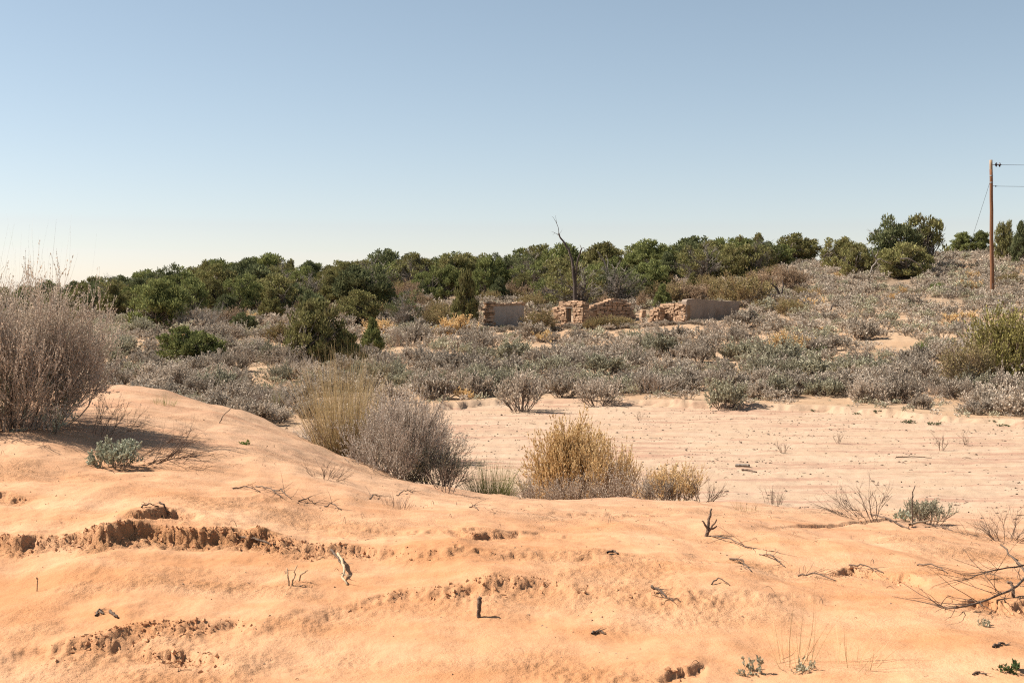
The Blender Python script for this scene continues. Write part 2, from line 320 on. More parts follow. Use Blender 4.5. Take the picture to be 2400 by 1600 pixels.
# ------------------------------------------------------------------ mesh building
def mk_mesh(name, V, Q=None, T=None, smooth=False, tone=None):
    me = bpy.data.meshes.new(name)
    V = np.asarray(V, np.float32).reshape(-1, 3)
    nq = 0 if Q is None else len(Q); ntr = 0 if T is None else len(T)
    idx = []
    if nq: idx.append(np.asarray(Q, np.int32).ravel())
    if ntr: idx.append(np.asarray(T, np.int32).ravel())
    idx = np.concatenate(idx)
    me.vertices.add(len(V)); me.vertices.foreach_set('co', V.ravel())
    me.loops.add(len(idx)); me.loops.foreach_set('vertex_index', idx)
    me.polygons.add(nq + ntr)
    st = np.concatenate([np.arange(nq) * 4, nq * 4 + np.arange(ntr) * 3]).astype(np.int32)
    me.polygons.foreach_set('loop_start', st)
    me.polygons.foreach_set('use_smooth', np.full(nq + ntr, bool(smooth)))
    if tone is not None:
        a = me.attributes.new('tone', 'FLOAT', 'POINT'); a.data.foreach_set('value', np.asarray(tone, np.float32))
    me.update(calc_edges=True); me.validate()
    return me
class MB:
    def __init__(s): s.V = []; s.Q = []; s.T = []; s.tone = []; s.n = 0
    def add(s, V, Q=None, T=None, tone=0.0):
        V = np.asarray(V, float).reshape(-1, 3)
        if Q is not None and len(Q): s.Q.append(np.asarray(Q) + s.n)
        if T is not None and len(T): s.T.append(np.asarray(T) + s.n)
        s.V.append(V); s.tone.append(np.full(len(V), tone)); s.n += len(V)
    def arrays(s):
        return (np.concatenate(s.V), np.concatenate(s.Q) if s.Q else np.zeros((0, 4), int), np.concatenate(s.T) if s.T else np.zeros((0, 3), int))
    def mesh(s, name, smooth=False, tone=False):
        V, Q, T = s.arrays(); return mk_mesh(name, V, Q, T, smooth, np.concatenate(s.tone) if tone else None)
    def obj(s, name, mat, parent=None, smooth=False, tone=False):
        return link(name, s.mesh(name, smooth, tone), mat, parent)
def link(name, me, mat, parent=None):
    if not me.materials: me.materials.append(mat)
    o = bpy.data.objects.new(name, me); COL.objects.link(o); o.parent = parent
    if me.materials[0] != mat:
        o.material_slots[0].link = 'OBJECT'; o.material_slots[0].material = mat
    return o
def tag(o, label, cat, group=None, kind=None):
    if label: o['label'] = label
    if cat: o['category'] = cat
    if group: o['group'] = group
    if kind: o['kind'] = kind
    return o
def thing(name, label, cat, loc, rz=0., sc=(1, 1, 1), group=None):
    o = bpy.data.objects.new(name, None); COL.objects.link(o); o.empty_display_size = .1
    o.location = loc; o.rotation_euler = (0, 0, rz); o.scale = sc if hasattr(sc, '__len__') else (sc,) * 3
    return tag(o, label, cat, group)

def tubes(mb, P, r0, r1, sides=3, cap=True):
    N, K, _ = P.shape
    t = np.linspace(0, 1, K)[None, :]
    r = (np.reshape(r0, (-1, 1)) * (1 - t) + np.reshape(r1, (-1, 1)) * t) * np.ones((N, 1))
    tan = nrm(np.gradient(P, axis=1))
    a = nrm(np.cross(tan, np.array([.31, .52, .79]))); b = np.cross(tan, a)
    ang = np.arange(sides) * 2 * np.pi / sides
    V = P[:, :, None, :] + r[:, :, None, None] * (np.cos(ang)[None, None, :, None] * a[:, :, None, :] + np.sin(ang)[None, None, :, None] * b[:, :, None, :])
    base = (np.arange(N) * K * sides)[:, None, None] + (np.arange(K - 1) * sides)[None, :, None] + np.arange(sides)[None, None, :]
    nxt = (np.arange(N) * K * sides)[:, None, None] + (np.arange(K - 1) * sides)[None, :, None] + ((np.arange(sides) + 1) % sides)[None, None, :]
    Q = np.stack([base, nxt, nxt + sides, base + sides], -1).reshape(-1, 4)
    T = None
    if cap and sides == 3:
        e = (np.arange(N) * K * sides + (K - 1) * sides)[:, None] + np.arange(3)[None]; T = e
    elif cap:
        e = (np.arange(N) * K * sides + (K - 1) * sides)[:, None]
        T = np.concatenate([np.stack([e[:, 0], e[:, 0] + k, e[:, 0] + k + 1], 1) for k in range(1, sides - 1)])
    mb.add(V, Q, T)
def ribbons(mb, P, w0, rg):
    N, K, _ = P.shape
    tan = nrm(np.gradient(P, axis=1)); s = nrm(np.cross(tan[:, :1], nrm(rg.normal(size=(N, 1, 3)))))
    t = np.linspace(0, 1, K)[None, :, None]
    w_ = np.reshape(w0, (-1, 1, 1)) * (1 - .85 * t)
    V = np.stack([P - s * w_, P + s * w_], 2)
    b = (np.arange(N) * K * 2)[:, None] + (np.arange(K - 1) * 2)[None]
    mb.add(V, np.stack([b, b + 1, b + 3, b + 2], -1).reshape(-1, 4))
def leaves(mb, P, D, ln, wd, rg, tone=0.):
    N = len(P); s = nrm(np.cross(D, rg.normal(size=(N, 3)))); ln = np.reshape(ln, (-1, 1)); wd = np.reshape(wd, (-1, 1))
    m = P + D * ln * .55
    V = np.stack([P, m - s * wd, P + D * ln, m + s * wd], 1)
    b = np.arange(N) * 4
    mb.add(V, np.stack([b, b + 1, b + 2, b + 3], 1), tone=tone)
def grow(P, D, L, K, up, wander, rg):
    P = P.copy(); D = nrm(D); L = np.reshape(L, (-1, 1)) * np.ones((len(P), 1)); out = [P.copy()]
    for k in range(K - 1):
        D = nrm(D + np.array([0, 0, up]) / (K - 1) + wander * rg.normal(size=D.shape)); P = P + D * L / (K - 1); out.append(P.copy())
    return np.stack(out, 1)
def spawn(pts, n, t0, t1, spread, rg):
    N, K, _ = pts.shape; t = rg.uniform(t0, t1, (N, n)) * (K - 1); i = np.clip(t.astype(int), 0, K - 2); f = (t - i)[..., None]
    r = np.arange(N)[:, None]; A = pts[r, i]; B = pts[r, i + 1]
    return (A + (B - A) * f).reshape(-1, 3), nrm(nrm(B - A) + spread * rg.normal(size=A.shape)).reshape(-1, 3)
def cone(n, t0, t1, rg, lean=(0, 0)):
    a = rg.uniform(0, 2 * np.pi, n); t = np.radians(rg.uniform(t0, t1, n))
    return nrm(np.stack([np.sin(t) * np.cos(a) + lean[0], np.sin(t) * np.sin(a) + lean[1], np.cos(t)], 1))

def shrub(seed, n1=14, L1=(.35, .6), tilt=(5, 70), n2=5, L2=(.2, .35), n3=4, L3=(.1, .2), nl=9, leaf=(.05, .010), up=.5, wander=.12,
          r1=.014, baser=.08, lean=(0, 0), leaf_t=(.2, 1), twig3=True, sides=3, leafspread=.35, sp=(.45, .4), k1=5):
    rg = np.random.default_rng(seed); W = MB(); F = MB()
    a = rg.uniform(0, 2 * np.pi, n1); q = baser * np.sqrt(rg.uniform(0, 1, n1))
    P = np.stack([np.cos(a) * q, np.sin(a) * q, np.full(n1, -.04)], 1)
    t = np.radians(rg.uniform(tilt[0], tilt[1], n1)); D = nrm(np.stack([np.sin(t) * np.cos(a) + lean[0], np.sin(t) * np.sin(a) + lean[1], np.cos(t)], 1))
    p1 = grow(P, D, rg.uniform(*L1, n1), k1, up, wander, rg); tubes(W, p1, r1, r1 * .45, sides)
    P, D = spawn(p1, n2, .35, 1, sp[0], rg); p2 = grow(P, D, rg.uniform(*L2, len(P)), 4, up, wander, rg); tubes(W, p2, r1 * .45, r1 * .22, 3)
    P, D = spawn(p2, n3, .3, 1, sp[1], rg); p3 = grow(P, D, rg.uniform(*L3, len(P)), 3, up, wander, rg)
    if twig3: tubes(W, p3, r1 * .22, r1 * .10, 3)
    if nl:
        P, D = spawn(p3, nl, leaf_t[0], leaf_t[1], leafspread, rg)
        leaves(F, P, D, rg.uniform(.6, 1.25, len(P)) * leaf[0], rg.uniform(.7, 1.3, len(P)) * leaf[1], rg)
    return W, F
def grass_clump(seed, n=200, L=(.4, .9), tilt=(2, 30), up=-.35, w=.003, base=.15, K=6):
    rg = np.random.default_rng(seed); F = MB()
    a = rg.uniform(0, 2 * np.pi, n); q = base * np.sqrt(rg.uniform(0, 1, n))
    P = np.stack([np.cos(a) * q, np.sin(a) * q, np.full(n, -.03)], 1); t = np.radians(rg.uniform(*tilt, n)) * (.3 + .7 * q / base)
    b = a + rg.normal(0, .7, n)
    D = np.stack([np.sin(t) * np.cos(b), np.sin(t) * np.sin(b), np.cos(t)], 1)
    ribbons(F, grow(P, D, rg.uniform(*L, n), K, up, .07, rg), rg.uniform(.6, 1.2, n) * w, rg); return F

def juniper(seed, h=4., wd=4., nclump=75, nleaf=150, clump=.42, bare=0., spire=.0, low=.06, trunks=2, leafsz=(.25, .042)):
    rg = np.random.default_rng(seed); W = MB(); F = MB(); D_ = MB()
    # trunk(s)
    tp = np.stack([rg.normal(0, .12, trunks), rg.normal(0, .12, trunks), np.full(trunks, -.15)], 1)
    td = cone(trunks, 5, 28, rg); tr = grow(tp, td, h * rg.uniform(.5, .72, trunks), 7, .5, .16, rg); tubes(W, tr, rg.uniform(.10, .17, trunks) * h / 4, .03, 6)
    # clump centres: lumpy dome
    nlobe = 9; la = rg.uniform(0, 2 * np.pi, nlobe); lz = rg.uniform(.25, .85, nlobe)
    lobes = np.stack([np.cos(la) * .45, np.sin(la) * .45, lz], 1)
    C = []
    while len(C) < nclump:
        z = rg.uniform(low, 1); prof = (1 - spire) * math.sqrt(max(0, 1 - ((z - .38) / .64) ** 2)) + spire * (1 - z) * .95 if z > .38 else (.72 + .28 * z / .38)
        a = rg.uniform(0, 2 * np.pi); q = prof * (rg.uniform(.25, 1) ** .5)
        p = np.array([q * math.cos(a) * .5, q * math.sin(a) * .5, z])
        if rg.uniform() < .55:
            l = lobes[rg.integers(nlobe)]; p = p * .55 + np.array([l[0] * prof, l[1] * prof, l[2]]) * .45
        C.append(p * np.array([wd, wd, h]))
    C = np.array(C) * np.array([1 - .22 / max(wd, 1), 1 - .22 / max(wd, 1), .94])
    # limbs
    k = rg.integers(0, trunks, nclump); t = np.clip(C[:, 2] / h * rg.uniform(.35, .95, nclump) / .7, .12, .98) * 6; i = np.clip(t.astype(int), 0, 5)
    A = tr[k, i] + (tr[k, i + 1] - tr[k, i]) * (t - i)[:, None]
    mid = (A + C) / 2 + np.array([0, 0, -.10 * h / 4]) + rg.normal(0, .12, (nclump, 3))
    s = np.linspace(0, 1, 6)[None, :, None]
    limb = (1 - s) ** 2 * A[:, None] + 2 * s * (1 - s) * mid[:, None] + s ** 2 * C[:, None]
    limb[:, 1:-1] += rg.normal(0, .04, limb[:, 1:-1].shape)
    tubes(W, limb, .045 * h / 4, .012, 4)
    nb = int(nclump * bare); DD = D_ if nb > 12 else W
    if nb:                                   # bare grey boughs with fine twigs
        P, D = spawn(limb[:nb], 9, .4, 1, .6, rg); b1 = grow(P, D, rg.uniform(.35, .8, len(P)), 4, .2, .2, rg); tubes(DD, b1, .013, .005, 3)
        P, D = spawn(b1, 5, .3, 1, .6, rg); tubes(DD, grow(P, D, rg.uniform(.15, .35, len(P)), 3, .1, .2, rg), .006, .003, 3)
    for c in C[nb:]:
        r = clump * rg.uniform(.65, 1.25); n = int(nleaf * (r / clump) ** 2)
        g = rg.normal(size=(n, 3)); g = nrm(g) * (rg.uniform(0, 1, (n, 1)) ** .45)
        g[:, 2] *= 1.15; P = c + g * r
        D = nrm(g * .55 + np.array([0, 0, 1.0]) + .28 * rg.normal(size=(n, 3)))
        leaves(F, P, D, rg.uniform(.6, 1.4, n) * leafsz[0], rg.uniform(.7, 1.3, n) * leafsz[1], rg)
    return W, F, D_

# ------------------------------------------------------------------ ground: sand dune, dry wash, hillside (one surface, three pieces)
def build_ground():
    ys = np.concatenate([np.linspace(-8, 4.2, 26)[:-1], np.arange(4.2, 5.4, .05), np.arange(5.4, 12, .0185), np.arange(12, 16.5, .036), np.geomspace(16.5, 47, 190)[1:], np.geomspace(47, 170, 150)[1:], np.geomspace(170, 3400, 40)[1:]])
    us = np.concatenate([np.linspace(-1.4, -.47, 26)[:-1], np.linspace(-.47, .47, 580), np.linspace(.47, 1.4, 26)[1:]])
    Y, U = np.meshgrid(ys, us, indexing='ij'); X = U * np.maximum(Y, 4.2)
    fx, fy = X.ravel(), Y.ravel()
    z = base_z(fx, fy); rough = np.zeros_like(z); n = (fy < 16.5)
    a, b = scarps(fx[n], fy[n]); fade = 1 - sstep((fy[n] - 14.5) / 1.5); z[n] += a * fade; rough[n] = b * fade
    px, r, ww, e = regions(fx, fy)
    jit = gnoise(fx * .4, fy * .4, 77) * 1.2
    wash = sstep((fy - r - ww * .25 + jit) / (ww * .9)); hill = sstep((fy - e + .6 + jit * .4) / 2.5)
    duff = sstep((fy - 80) / 25) * np.clip(.75 + .5 * fbm(fx * .12, fy * .12, 91, 3), .2, 1)
    wash = np.maximum(wash, .5 * sstep((fy - 8 + jit * .8) / 7))          # paler, drier drift sand towards the wash
    ni, nj = Y.shape
    idx = np.arange(ni * nj).reshape(ni, nj)
    Q = np.stack([idx[:-1, :-1], idx[:-1, 1:], idx[1:, 1:], idx[1:, :-1]], -1).reshape(-1, 4)
    c = Q[:, 0]; reg = np.where(fy[c] < r[c] + ww[c] * .5, 0, np.where(fy[c] < e[c], 1, 2))
    V = np.stack([fx, fy, z], 1)
    for k, nm in enumerate(('sand_dune', 'dry_wash', 'hillside')):
        q = Q[reg == k]; used, inv = np.unique(q, return_inverse=True); q = inv.reshape(-1, 4)
        me = mk_mesh(nm, V[used], q, None, True)
        for an, av in (('wash', wash), ('hill', hill), ('rough', rough), ('duff', duff)):
            at = me.attributes.new(an, 'FLOAT', 'POINT'); at.data.foreach_set('value', av[used].astype(np.float32))
        o = link(nm, me, M['sand']); o['kind'] = 'structure'
        o['label'] = ('orange wind-rippled sand dune with broken crusty edges in the foreground', 'flat pale sandy bed of the dry wash', 'sandy hillside rising behind the wash')[k]
build_ground()

# ------------------------------------------------------------------ prototypes (meshes only)
def pair(W, F, nm): return [(n, b.mesh(n)) for n, b in (('stem', W), ('foliage', F)) if b.n]
def tri(j):
    W, F, D_ = j; r = [('trunk', W.mesh('trunk')), ('crown', F.mesh('crown'))]
    if D_.n: r.append(('bare_bough', D_.mesh('bare_bough')))
    return r
TREES = {
 'a': tri(juniper(1, nclump=105, nleaf=95, clump=.33)), 'b': tri(juniper(2, nclump=95, nleaf=90, clump=.32, trunks=3)), 'c': tri(juniper(3, nclump=125, nleaf=85, clump=.28)),
 'd': tri(juniper(4, nclump=75, nleaf=95, clump=.33, low=.2, bare=.12, trunks=3)), 's': tri(juniper(5, nclump=105, nleaf=85, spire=.75, clump=.29, trunks=1)), 't': tri(juniper(6, nclump=115, nleaf=80, spire=.5, clump=.28, trunks=3)),
 'o': tri(juniper(7, nclump=56, nleaf=85, clump=.31, low=.3, bare=.15, trunks=3)), 'x': tri(juniper(8, nclump=60, nleaf=60, clump=.30, low=.15, bare=.62, trunks=3)),
 'w': tri(juniper(9, nclump=38, nleaf=75, clump=.30, low=.45, bare=.12, trunks=2)), 'e': tri(juniper(10, nclump=105, nleaf=95, low=.1, trunks=3, clump=.34)),
}
BRUSH = [pair(*shrub(100 + i, n1=34, L1=(.5, 1.15), tilt=(2, 84), n2=7, L2=(.3, .7), n3=5, L3=(.2, .4), nl=9, leaf=(.075, .02), up=.5, wander=.2, r1=.016, baser=.4, sp=(.6, .5)), 'brush') for i in range(4)]
SAGE = [pair(*shrub(200 + i, n1=26, L1=(.25, .52), tilt=(5, 88), n2=6, L2=(.16, .32), n3=4, L3=(.10, .2), nl=9, leaf=(.06, .015), up=.6, r1=.012, baser=.2), 'sage') for i in range(5)]
SAGE += [pair(*shrub(230 + i, n1=22, L1=(.32, .62), tilt=(5, 80), n2=6, L2=(.2, .38), n3=4, L3=(.12, .24), nl=6, leaf=(.055, .012), up=.5, r1=.013, baser=.18), 'sage') for i in range(3)]
def inst(parts, mats, name, label, cat, loc, rz, sc, group=None):
    t = thing(name, label, cat, loc, rz, sc, group)
    for nm, me in parts: link(nm, me, mats[nm] if nm in mats else mats['stem'], t)
    return t

# ------------------------------------------------------------------ junipers, pinyons and big brush on the hill
# (px, top, base, width) in photo pixels; the base row gives the distance on the built hillside
JT = [
 ('a', 'jun_green', 368, 664, 779, 140, 'large dark juniper with visible trunk standing beside the grey dead brush'),
 ('c', 'jun_green', 448, 768, 862, 146, 'low rounded green juniper bush in the open left of the big paired juniper'),
 ('c', 'jun_dark', 573, 733, 778, 56, 'small dark round juniper between the grey dead brush and the big paired juniper'),
 ('e', 'jun_olive', 742, 712, 862, 135, 'big olive juniper with brownish lower boughs in the left middle, largest before the ruin'),
 ('t', 'jun_olive', 812, 776, 864, 84, 'brownish juniper bush growing against the right side of the big olive juniper'),
 ('s', 'jun_green', 873, 750, 834, 66, 'small bright green juniper right of the big olive juniper'),
 ('c', 'jun_dark', 680, 664, 724, 70, 'dark juniper on the slope above and left of the big olive juniper'),
 ('b', 'jun_dark', 1008, 655, 694, 48, 'small very dark juniper on the slope left of the first ruin wall'),
 ('a', 'jun_dark', 880, 612, 668, 60, 'dark juniper breaking the skyline above the brown brush'),
 ('c', 'jun_dark', 893, 680, 714, 28, 'tiny dark juniper beside the round olive brush'),
 ('t', 'jun_olive', 1092, 640, 768, 66, 'tall olive juniper right next to the stone pier of the first ruin wall'),
 ('t', 'jun_green', 1140, 604, 704, 84, 'leafy juniper behind and left of the first ruin wall'),
 ('a', 'jun_dark', 1214, 606, 660, 74, 'dark rounded juniper on the skyline above the first ruin wall'),
 ('w', 'jun_dark', 1286, 585, 648, 66, 'thin open pinyon on the skyline just left of the dead tree'),
 ('o', 'jun_olive', 1420, 578, 650, 112, 'wide olive juniper with a bleached bough right of the dead tree'),
 ('b', 'jun_green', 1400, 622, 694, 78, 'green juniper at the foot of the dead tree, right side'),
 ('s', 'jun_olive', 1470, 592, 646, 40, 'narrow pointed olive juniper on the skyline right of the bleached bough'),
 ('t', 'jun_green', 1510, 590, 652, 62, 'juniper with pointed tips, left of the pair above the rubble wall'),
 ('t', 'jun_olive', 1550, 596, 650, 50, 'juniper with pointed tips, right of the pair above the rubble wall'),
 ('b', 'jun_green', 1500, 643, 702, 66, 'bright green bushy juniper just behind the rubble wall'),
 ('c', 'jun_green', 1542, 646, 690, 42, 'small bright juniper beside the bushy one behind the rubble wall'),
 ('a', 'jun_olive', 1650, 570, 640, 104, 'broad domed juniper on the skyline above the plastered wall'),
 ('b', 'jun_green', 1650, 590, 660, 74, 'brighter green juniper in front of the broad domed one'),
 ('b', 'jun_green', 1745, 573, 640, 80, 'green juniper on the skyline right of the domed one'),
 ('e', 'jun_olive', 1790, 580, 640, 60, 'olive juniper at the right end of the dense skyline row'),
 ('c', 'jun_olive', 1868, 551, 620, 96, 'round compact juniper standing alone on the skyline of the right hill'),
 ('a', 'jun_olive', 1966, 561, 632, 84, 'brownish rounded juniper left of the great spreading juniper'),
 ('e', 'jun_olive', 2006, 576, 652, 74, 'dark olive juniper touching the left edge of the great spreading juniper'),
 ('d', 'jun_dark', 2098, 516, 642, 124, 'great spreading juniper, tallest on the right hill, left half'),
 ('o', 'jun_olive', 2162, 512, 640, 120, 'great spreading juniper with bare boughs at its right edge'),
 ('a', 'jun_olive', 2120, 574, 650, 130, 'low olive juniper in front of the great spreading juniper'),
 ('t', 'jun_green', 2256, 542, 594, 66, 'pointed green juniper on the crest just left of the utility pole'),
 ('t', 'jun_green', 2300, 540, 592, 56, 'pointed juniper directly behind the utility pole'),
 ('b', 'jun_olive', 2355, 524, 618, 46, 'tall olive juniper right of the utility pole'),
 ('s', 'jun_dark', 2392, 526, 620, 56, 'dark pointed juniper cut by the right edge of the picture'),
 ('d', 'jun_dark', 400, 625, 716, 80, 'open dark juniper breaking the skyline behind the large lone juniper'),
 ('x', 'jun_olive', 660, 608, 690, 70, 'half bare greyish juniper on the skyline left of centre'),
 ('x', 'jun_olive', 955, 610, 690, 90, 'half bare juniper with grey boughs on the slope above the round brush'),
 ('x', 'jun_olive', 740, 640, 712, 80, 'grey branching juniper with thin foliage above the big olive juniper'),
 ('x', 'jun_dark', 850, 640, 705, 60, 'straggly juniper with bare lower boughs beside the brown brush'),
 ('d', 'jun_green', 520, 615, 706, 96, 'wide green juniper on the skyline above the grey dead brush'),
 ('e', 'jun_dark', 590, 612, 700, 90, 'dense dark juniper on the left skyline above the small dark round one'),
 ('b', 'jun_olive', 1060, 600, 690, 90, 'olive juniper on the skyline above the small very dark one'),
]
def tree_at(px, top, base, wpx, key, mat, label, group=None, Y=None, name='juniper_tree'):
    X, Yd, z = hit(px, base, 44.) if Y is None else (None, Y, None)
    if X is None: X = float(xof(px, 720, Yd)); z = gz1(X, Yd)
    h = (base - top) / FPX * Yd if Y is None else top
    wd = wpx / FPX * Yd if Y is None else wpx
    return inst(TREES[key], {'trunk': M['bark'], 'stem': M['bark'], 'crown': M[mat], 'bare_bough': M['deadwood']}, name, label, 'tree', (X, Yd, z - .05), rng.uniform(0, 6.28), (wd / 3.3, wd / 3.3, h / 3.8), group)
for k, mt, px, top, base, wp, lab in JT:
    tree_at(px, top, base, wp, k, mt, lab, 'junipers on the hill', name='pinyon_tree' if k == 'w' else 'juniper_tree')
# the crowded back rows of the treeline
rt = np.random.default_rng(5)
keys = 'abcdestox'; mats_ = ['jun_olive', 'jun_green', 'jun_dark', 'jun_olive', 'jun_green', 'jun_dark', 'jun_olive']
zones = [(-200, 300, 'juniper in the dark back rows of the treeline behind the big left bush'), (300, 700, 'juniper crowded in the back rows of the left treeline'),
         (700, 1120, 'juniper crowded in the back rows of the central treeline'), (1120, 1330, 'juniper in the back rows behind the first ruin wall'),
         (1330, 1600, 'juniper in the back rows right of the dead tree'), (1600, 1840, 'juniper in the back rows above the plastered wall')]
for row, (Y0, Y1, st, h0, h1) in enumerate([(86, 98, 95, 1.4, 2.8), (99, 119, 62, 1.8, 3.7), (126, 138, 46, 2.2, 3.9), (142, 154, 42, 2.4, 4.3), (158, 168, 50, 2.6, 4.5)]):
    px = -200 + 12 * row
    while px < 1830:
        q = px + rt.uniform(-14, 14); Y = rt.uniform(Y0, Y1); h = rt.uniform(h0, h1)
        X = float(xof(q, 720, Y))
        if not (row == 0 and (q > 1080 or rt.uniform() < .3)) and not (row == 1 and q > 1640):
            g = [z for z in zones if z[0] <= q < z[1]]
            kk = keys[rt.integers(len(keys))]; mm = mats_[rt.integers(len(mats_))]
            dsc = {'jun_olive': 'olive', 'jun_green': 'green', 'jun_dark': 'dark'}[mm] + {'s': ' pointed', 't': ' pointed', 'x': ' half bare', 'o': ' open'}.get(kk, ' rounded')
            if g: tree_at(q, h, 0, h * rt.uniform(.85, 1.35), kk, mm, dsc + ' ' + g[0][2].replace(' in the dark back rows of the treeline', ' in the back rows'), dsc + ' ' + g[0][2].replace('juniper', 'junipers', 1), Y)
        px += st * rt.uniform(.7, 1.3)

BR = [
 (473, 684, 776, 120, 'deadbrush', 'tangled grey dead brush right of the large lone juniper'),
 (846, 676, 750, 100, 'brush', 'round olive-brown brush on the slope right of the big olive juniper top'),
 (780, 662, 708, 58, 'brush_brown', 'reddish-brown brush on the slope above the big olive juniper'),
 (1016, 697, 762, 96, 'brush', 'dark olive brush left of the tall olive juniper by the ruin'),
 (1266, 704, 774, 74, 'brush', 'olive-brown brush between the first ruin wall and the window wall'),
 (1398, 728, 772, 74, 'brush', 'olive brush in front of the rubble wall, left of two'),
 (1452, 726, 770, 76, 'brush', 'olive brush in front of the rubble wall, right of two'),
 (1225, 640, 708, 90, 'brush_brown', 'greyish-brown brush on the slope behind the first ruin wall'),
 (1290, 650, 712, 80, 'brush_brown', 'greyish-brown brush left of the dead tree foot'),
 (1320, 690, 722, 60, 'brush', 'olive brush just behind the window wall'),
 (1566, 640, 712, 86, 'brush', 'olive-brown brush behind the stone wall of the right ruin'),
 (1636, 646, 708, 90, 'brush_brown', 'brown brush rising above the corner of the plastered wall'),
 (1750, 610, 714, 120, 'brush', 'large olive brush right of the plastered wall'),
 (1690, 640, 708, 70, 'brush', 'olive brush above the top edge of the plastered wall'),
 (1852, 604, 676, 76, 'brush_brown', 'reddish-brown brush below the round lone juniper'),
 (1790, 612, 690, 80, 'brush_brown', 'brown brush with dark stems between plastered wall and right hill'),
 (1850, 682, 738, 68, 'brush', 'dark olive brush in the sage right of the plastered wall'),
 (660, 740, 800, 90, 'brush', 'olive-grey brush left of the big olive juniper'),
 (540, 700, 770, 90, 'brush_brown', 'brownish brush between the grey dead brush and the small dark juniper'),
 (620, 690, 740, 70, 'brush_brown', 'pale brown brush on the left slope below the dark juniper'),
 (965, 640, 706, 80, 'brush_brown', 'thin brown brush below the half bare juniper'),
 (1925, 800, 836, 46, 'green', 'small bright green shrub in the sage right of the ruin'),
 (2160, 788, 834, 38, 'green', 'small green shrub left of the yellow-green brush'),
 (2196, 654, 686, 40, 'green', 'small green shrub high on the hill left of the pole'),
 (2364, 628, 668, 52, 'brush', 'olive brush right of the pole foot'),
]
for i, (px, top, base, wp, mt, lab) in enumerate(BR):
    X, Y, z = hit(px, base, 44.); h = (base - top) / FPX * Y; wd = wp / FPX * Y
    parts = BRUSH[i % 4]
    if mt == 'deadbrush':
        parts = parts[:1]; mm = {'stem': M['deadwood']}
    else: mm = {'stem': M['sage_wood'], 'foliage': M[mt]}
    inst(parts, mm, 'brush', lab, 'shrub', (X, Y, z), rng.uniform(0, 6.28), (wd / 2.5, wd / 2.5, h / 2.0), 'large brush on the hill')

rb = np.random.default_rng(15)
for n in range(95):
    px = rb.uniform(180, 1880); Y = rb.uniform(88, 128)
    if 1090 < px < 1760 and Y < 99: continue
    X_ = float(xof(px, 720, Y)); z_ = gz1(X_, Y); h = rb.uniform(1.0, 2.1); wd = h * rb.uniform(1.0, 1.5); mt = ('brush', 'brush_brown', 'brush', 'brush')[n % 4]
    w_ = 'the left treeline' if px < 700 else 'the central treeline' if px < 1120 else 'the treeline behind the ruin' if px < 1600 else 'the treeline right of the ruin'
    lab = ('olive-brown' if mt == 'brush' else 'dull brown') + ' brush filling gaps low among junipers of ' + w_
    inst(BRUSH[n % 4], {'stem': M['sage_wood'], 'foliage': M[mt]}, 'brush', lab, 'shrub', (X_, Y, z_), rb.uniform(0, 6.28), (wd / 2.7, wd / 2.7, h / 1.9), lab)

# ------------------------------------------------------------------ sagebrush over the slope
BARE = [(1270, 818, 50, 14), (1180, 835, 40, 12), (1620, 818, 90, 11), (1720, 828, 60, 10), (2120, 815, 70, 14), (2170, 836, 50, 12), (935, 830, 34, 16), (320, 845, 60, 14), (640, 818, 40, 16),
        (860, 706, 40, 12), (1010, 800, 30, 8), (1400, 826, 40, 10), (930, 700, 30, 16), (1320, 660, 26, 20), (1310, 792, 30, 8), (1010, 838, 40, 10), (2010, 806, 40, 8)]
rs = np.random.default_rng(21)
cand = []
N = 9000
Yc = np.sqrt(rs.uniform(33 ** 2, 150 ** 2, N)); uc = rs.uniform(-.47, .47, N)
X = uc * Yc; zc = gz(X, Yc); pxs = 1200 + FPX * X / Yc; pys = 720 + FPX * (ZC - zc) / Yc
dens = np.clip(.74 + .7 * fbm(X * .13, Yc * .13, 55, 3), .08, 1) * np.where(Yc > 112, np.where(pxs > 1850, 1, .35), 1) * np.where(pxs > 1850, 1.45, 1)
e_ = regions(X, Yc)[3]
acc = []
cell = {}
for i in np.argsort(rs.uniform(size=N)):
    if Yc[i] < e_[i] + 2.6 or rs.uniform() > dens[i]: continue
    if any(((pxs[i] - a) / c) ** 2 + ((pys[i] - b) / d) ** 2 < 1 for a, b, c, d in BARE): continue
    k = (int(X[i] // 1.2), int(Yc[i] // 1.2)); ok = True
    for a in (-1, 0, 1):
        for b in (-1, 0, 1):
            for j in cell.get((k[0] + a, k[1] + b), ()):
                if (X[i] - X[j]) ** 2 + (Yc[i] - Yc[j]) ** 2 < .82 ** 2: ok = False
    if 1130 < pxs[i] < 1740 and 87.5 < Yc[i] < 98: ok = ok and (rs.uniform() < .6)
    if ok: cell.setdefault(k, []).append(i); acc.append(i)
sz = {i: rs.uniform(.5, 1.3) * (1.3 if rs.uniform() < .12 else 1) for i in acc}
for i in acc:
    if 1125 < pxs[i] < 1745 and 79 < Yc[i] < 98: sz[i] *= .55
acc.sort(key=lambda i: -sz[i] / Yc[i])
rz_ = np.random.default_rng(8)
px = 1128.
while px < 1745:
    Yq = rz_.uniform(85.6, 88.2); X_ = float(xof(px, 760, Yq)); s_ = rz_.uniform(.35, .62)
    inst(SAGE[rz_.integers(5)], {'stem': M['sage_wood'], 'foliage': M['sage']}, 'sagebrush', 'low pale sagebrush growing along the foot of the ruin walls', 'shrub', (X_, Yq, gz1(X_, Yq) - .03), rz_.uniform(0, 6.28), (s_ * 1.5, s_ * 1.5, s_), 'low sagebrush along the ruin walls')
    px += rz_.uniform(14, 34)
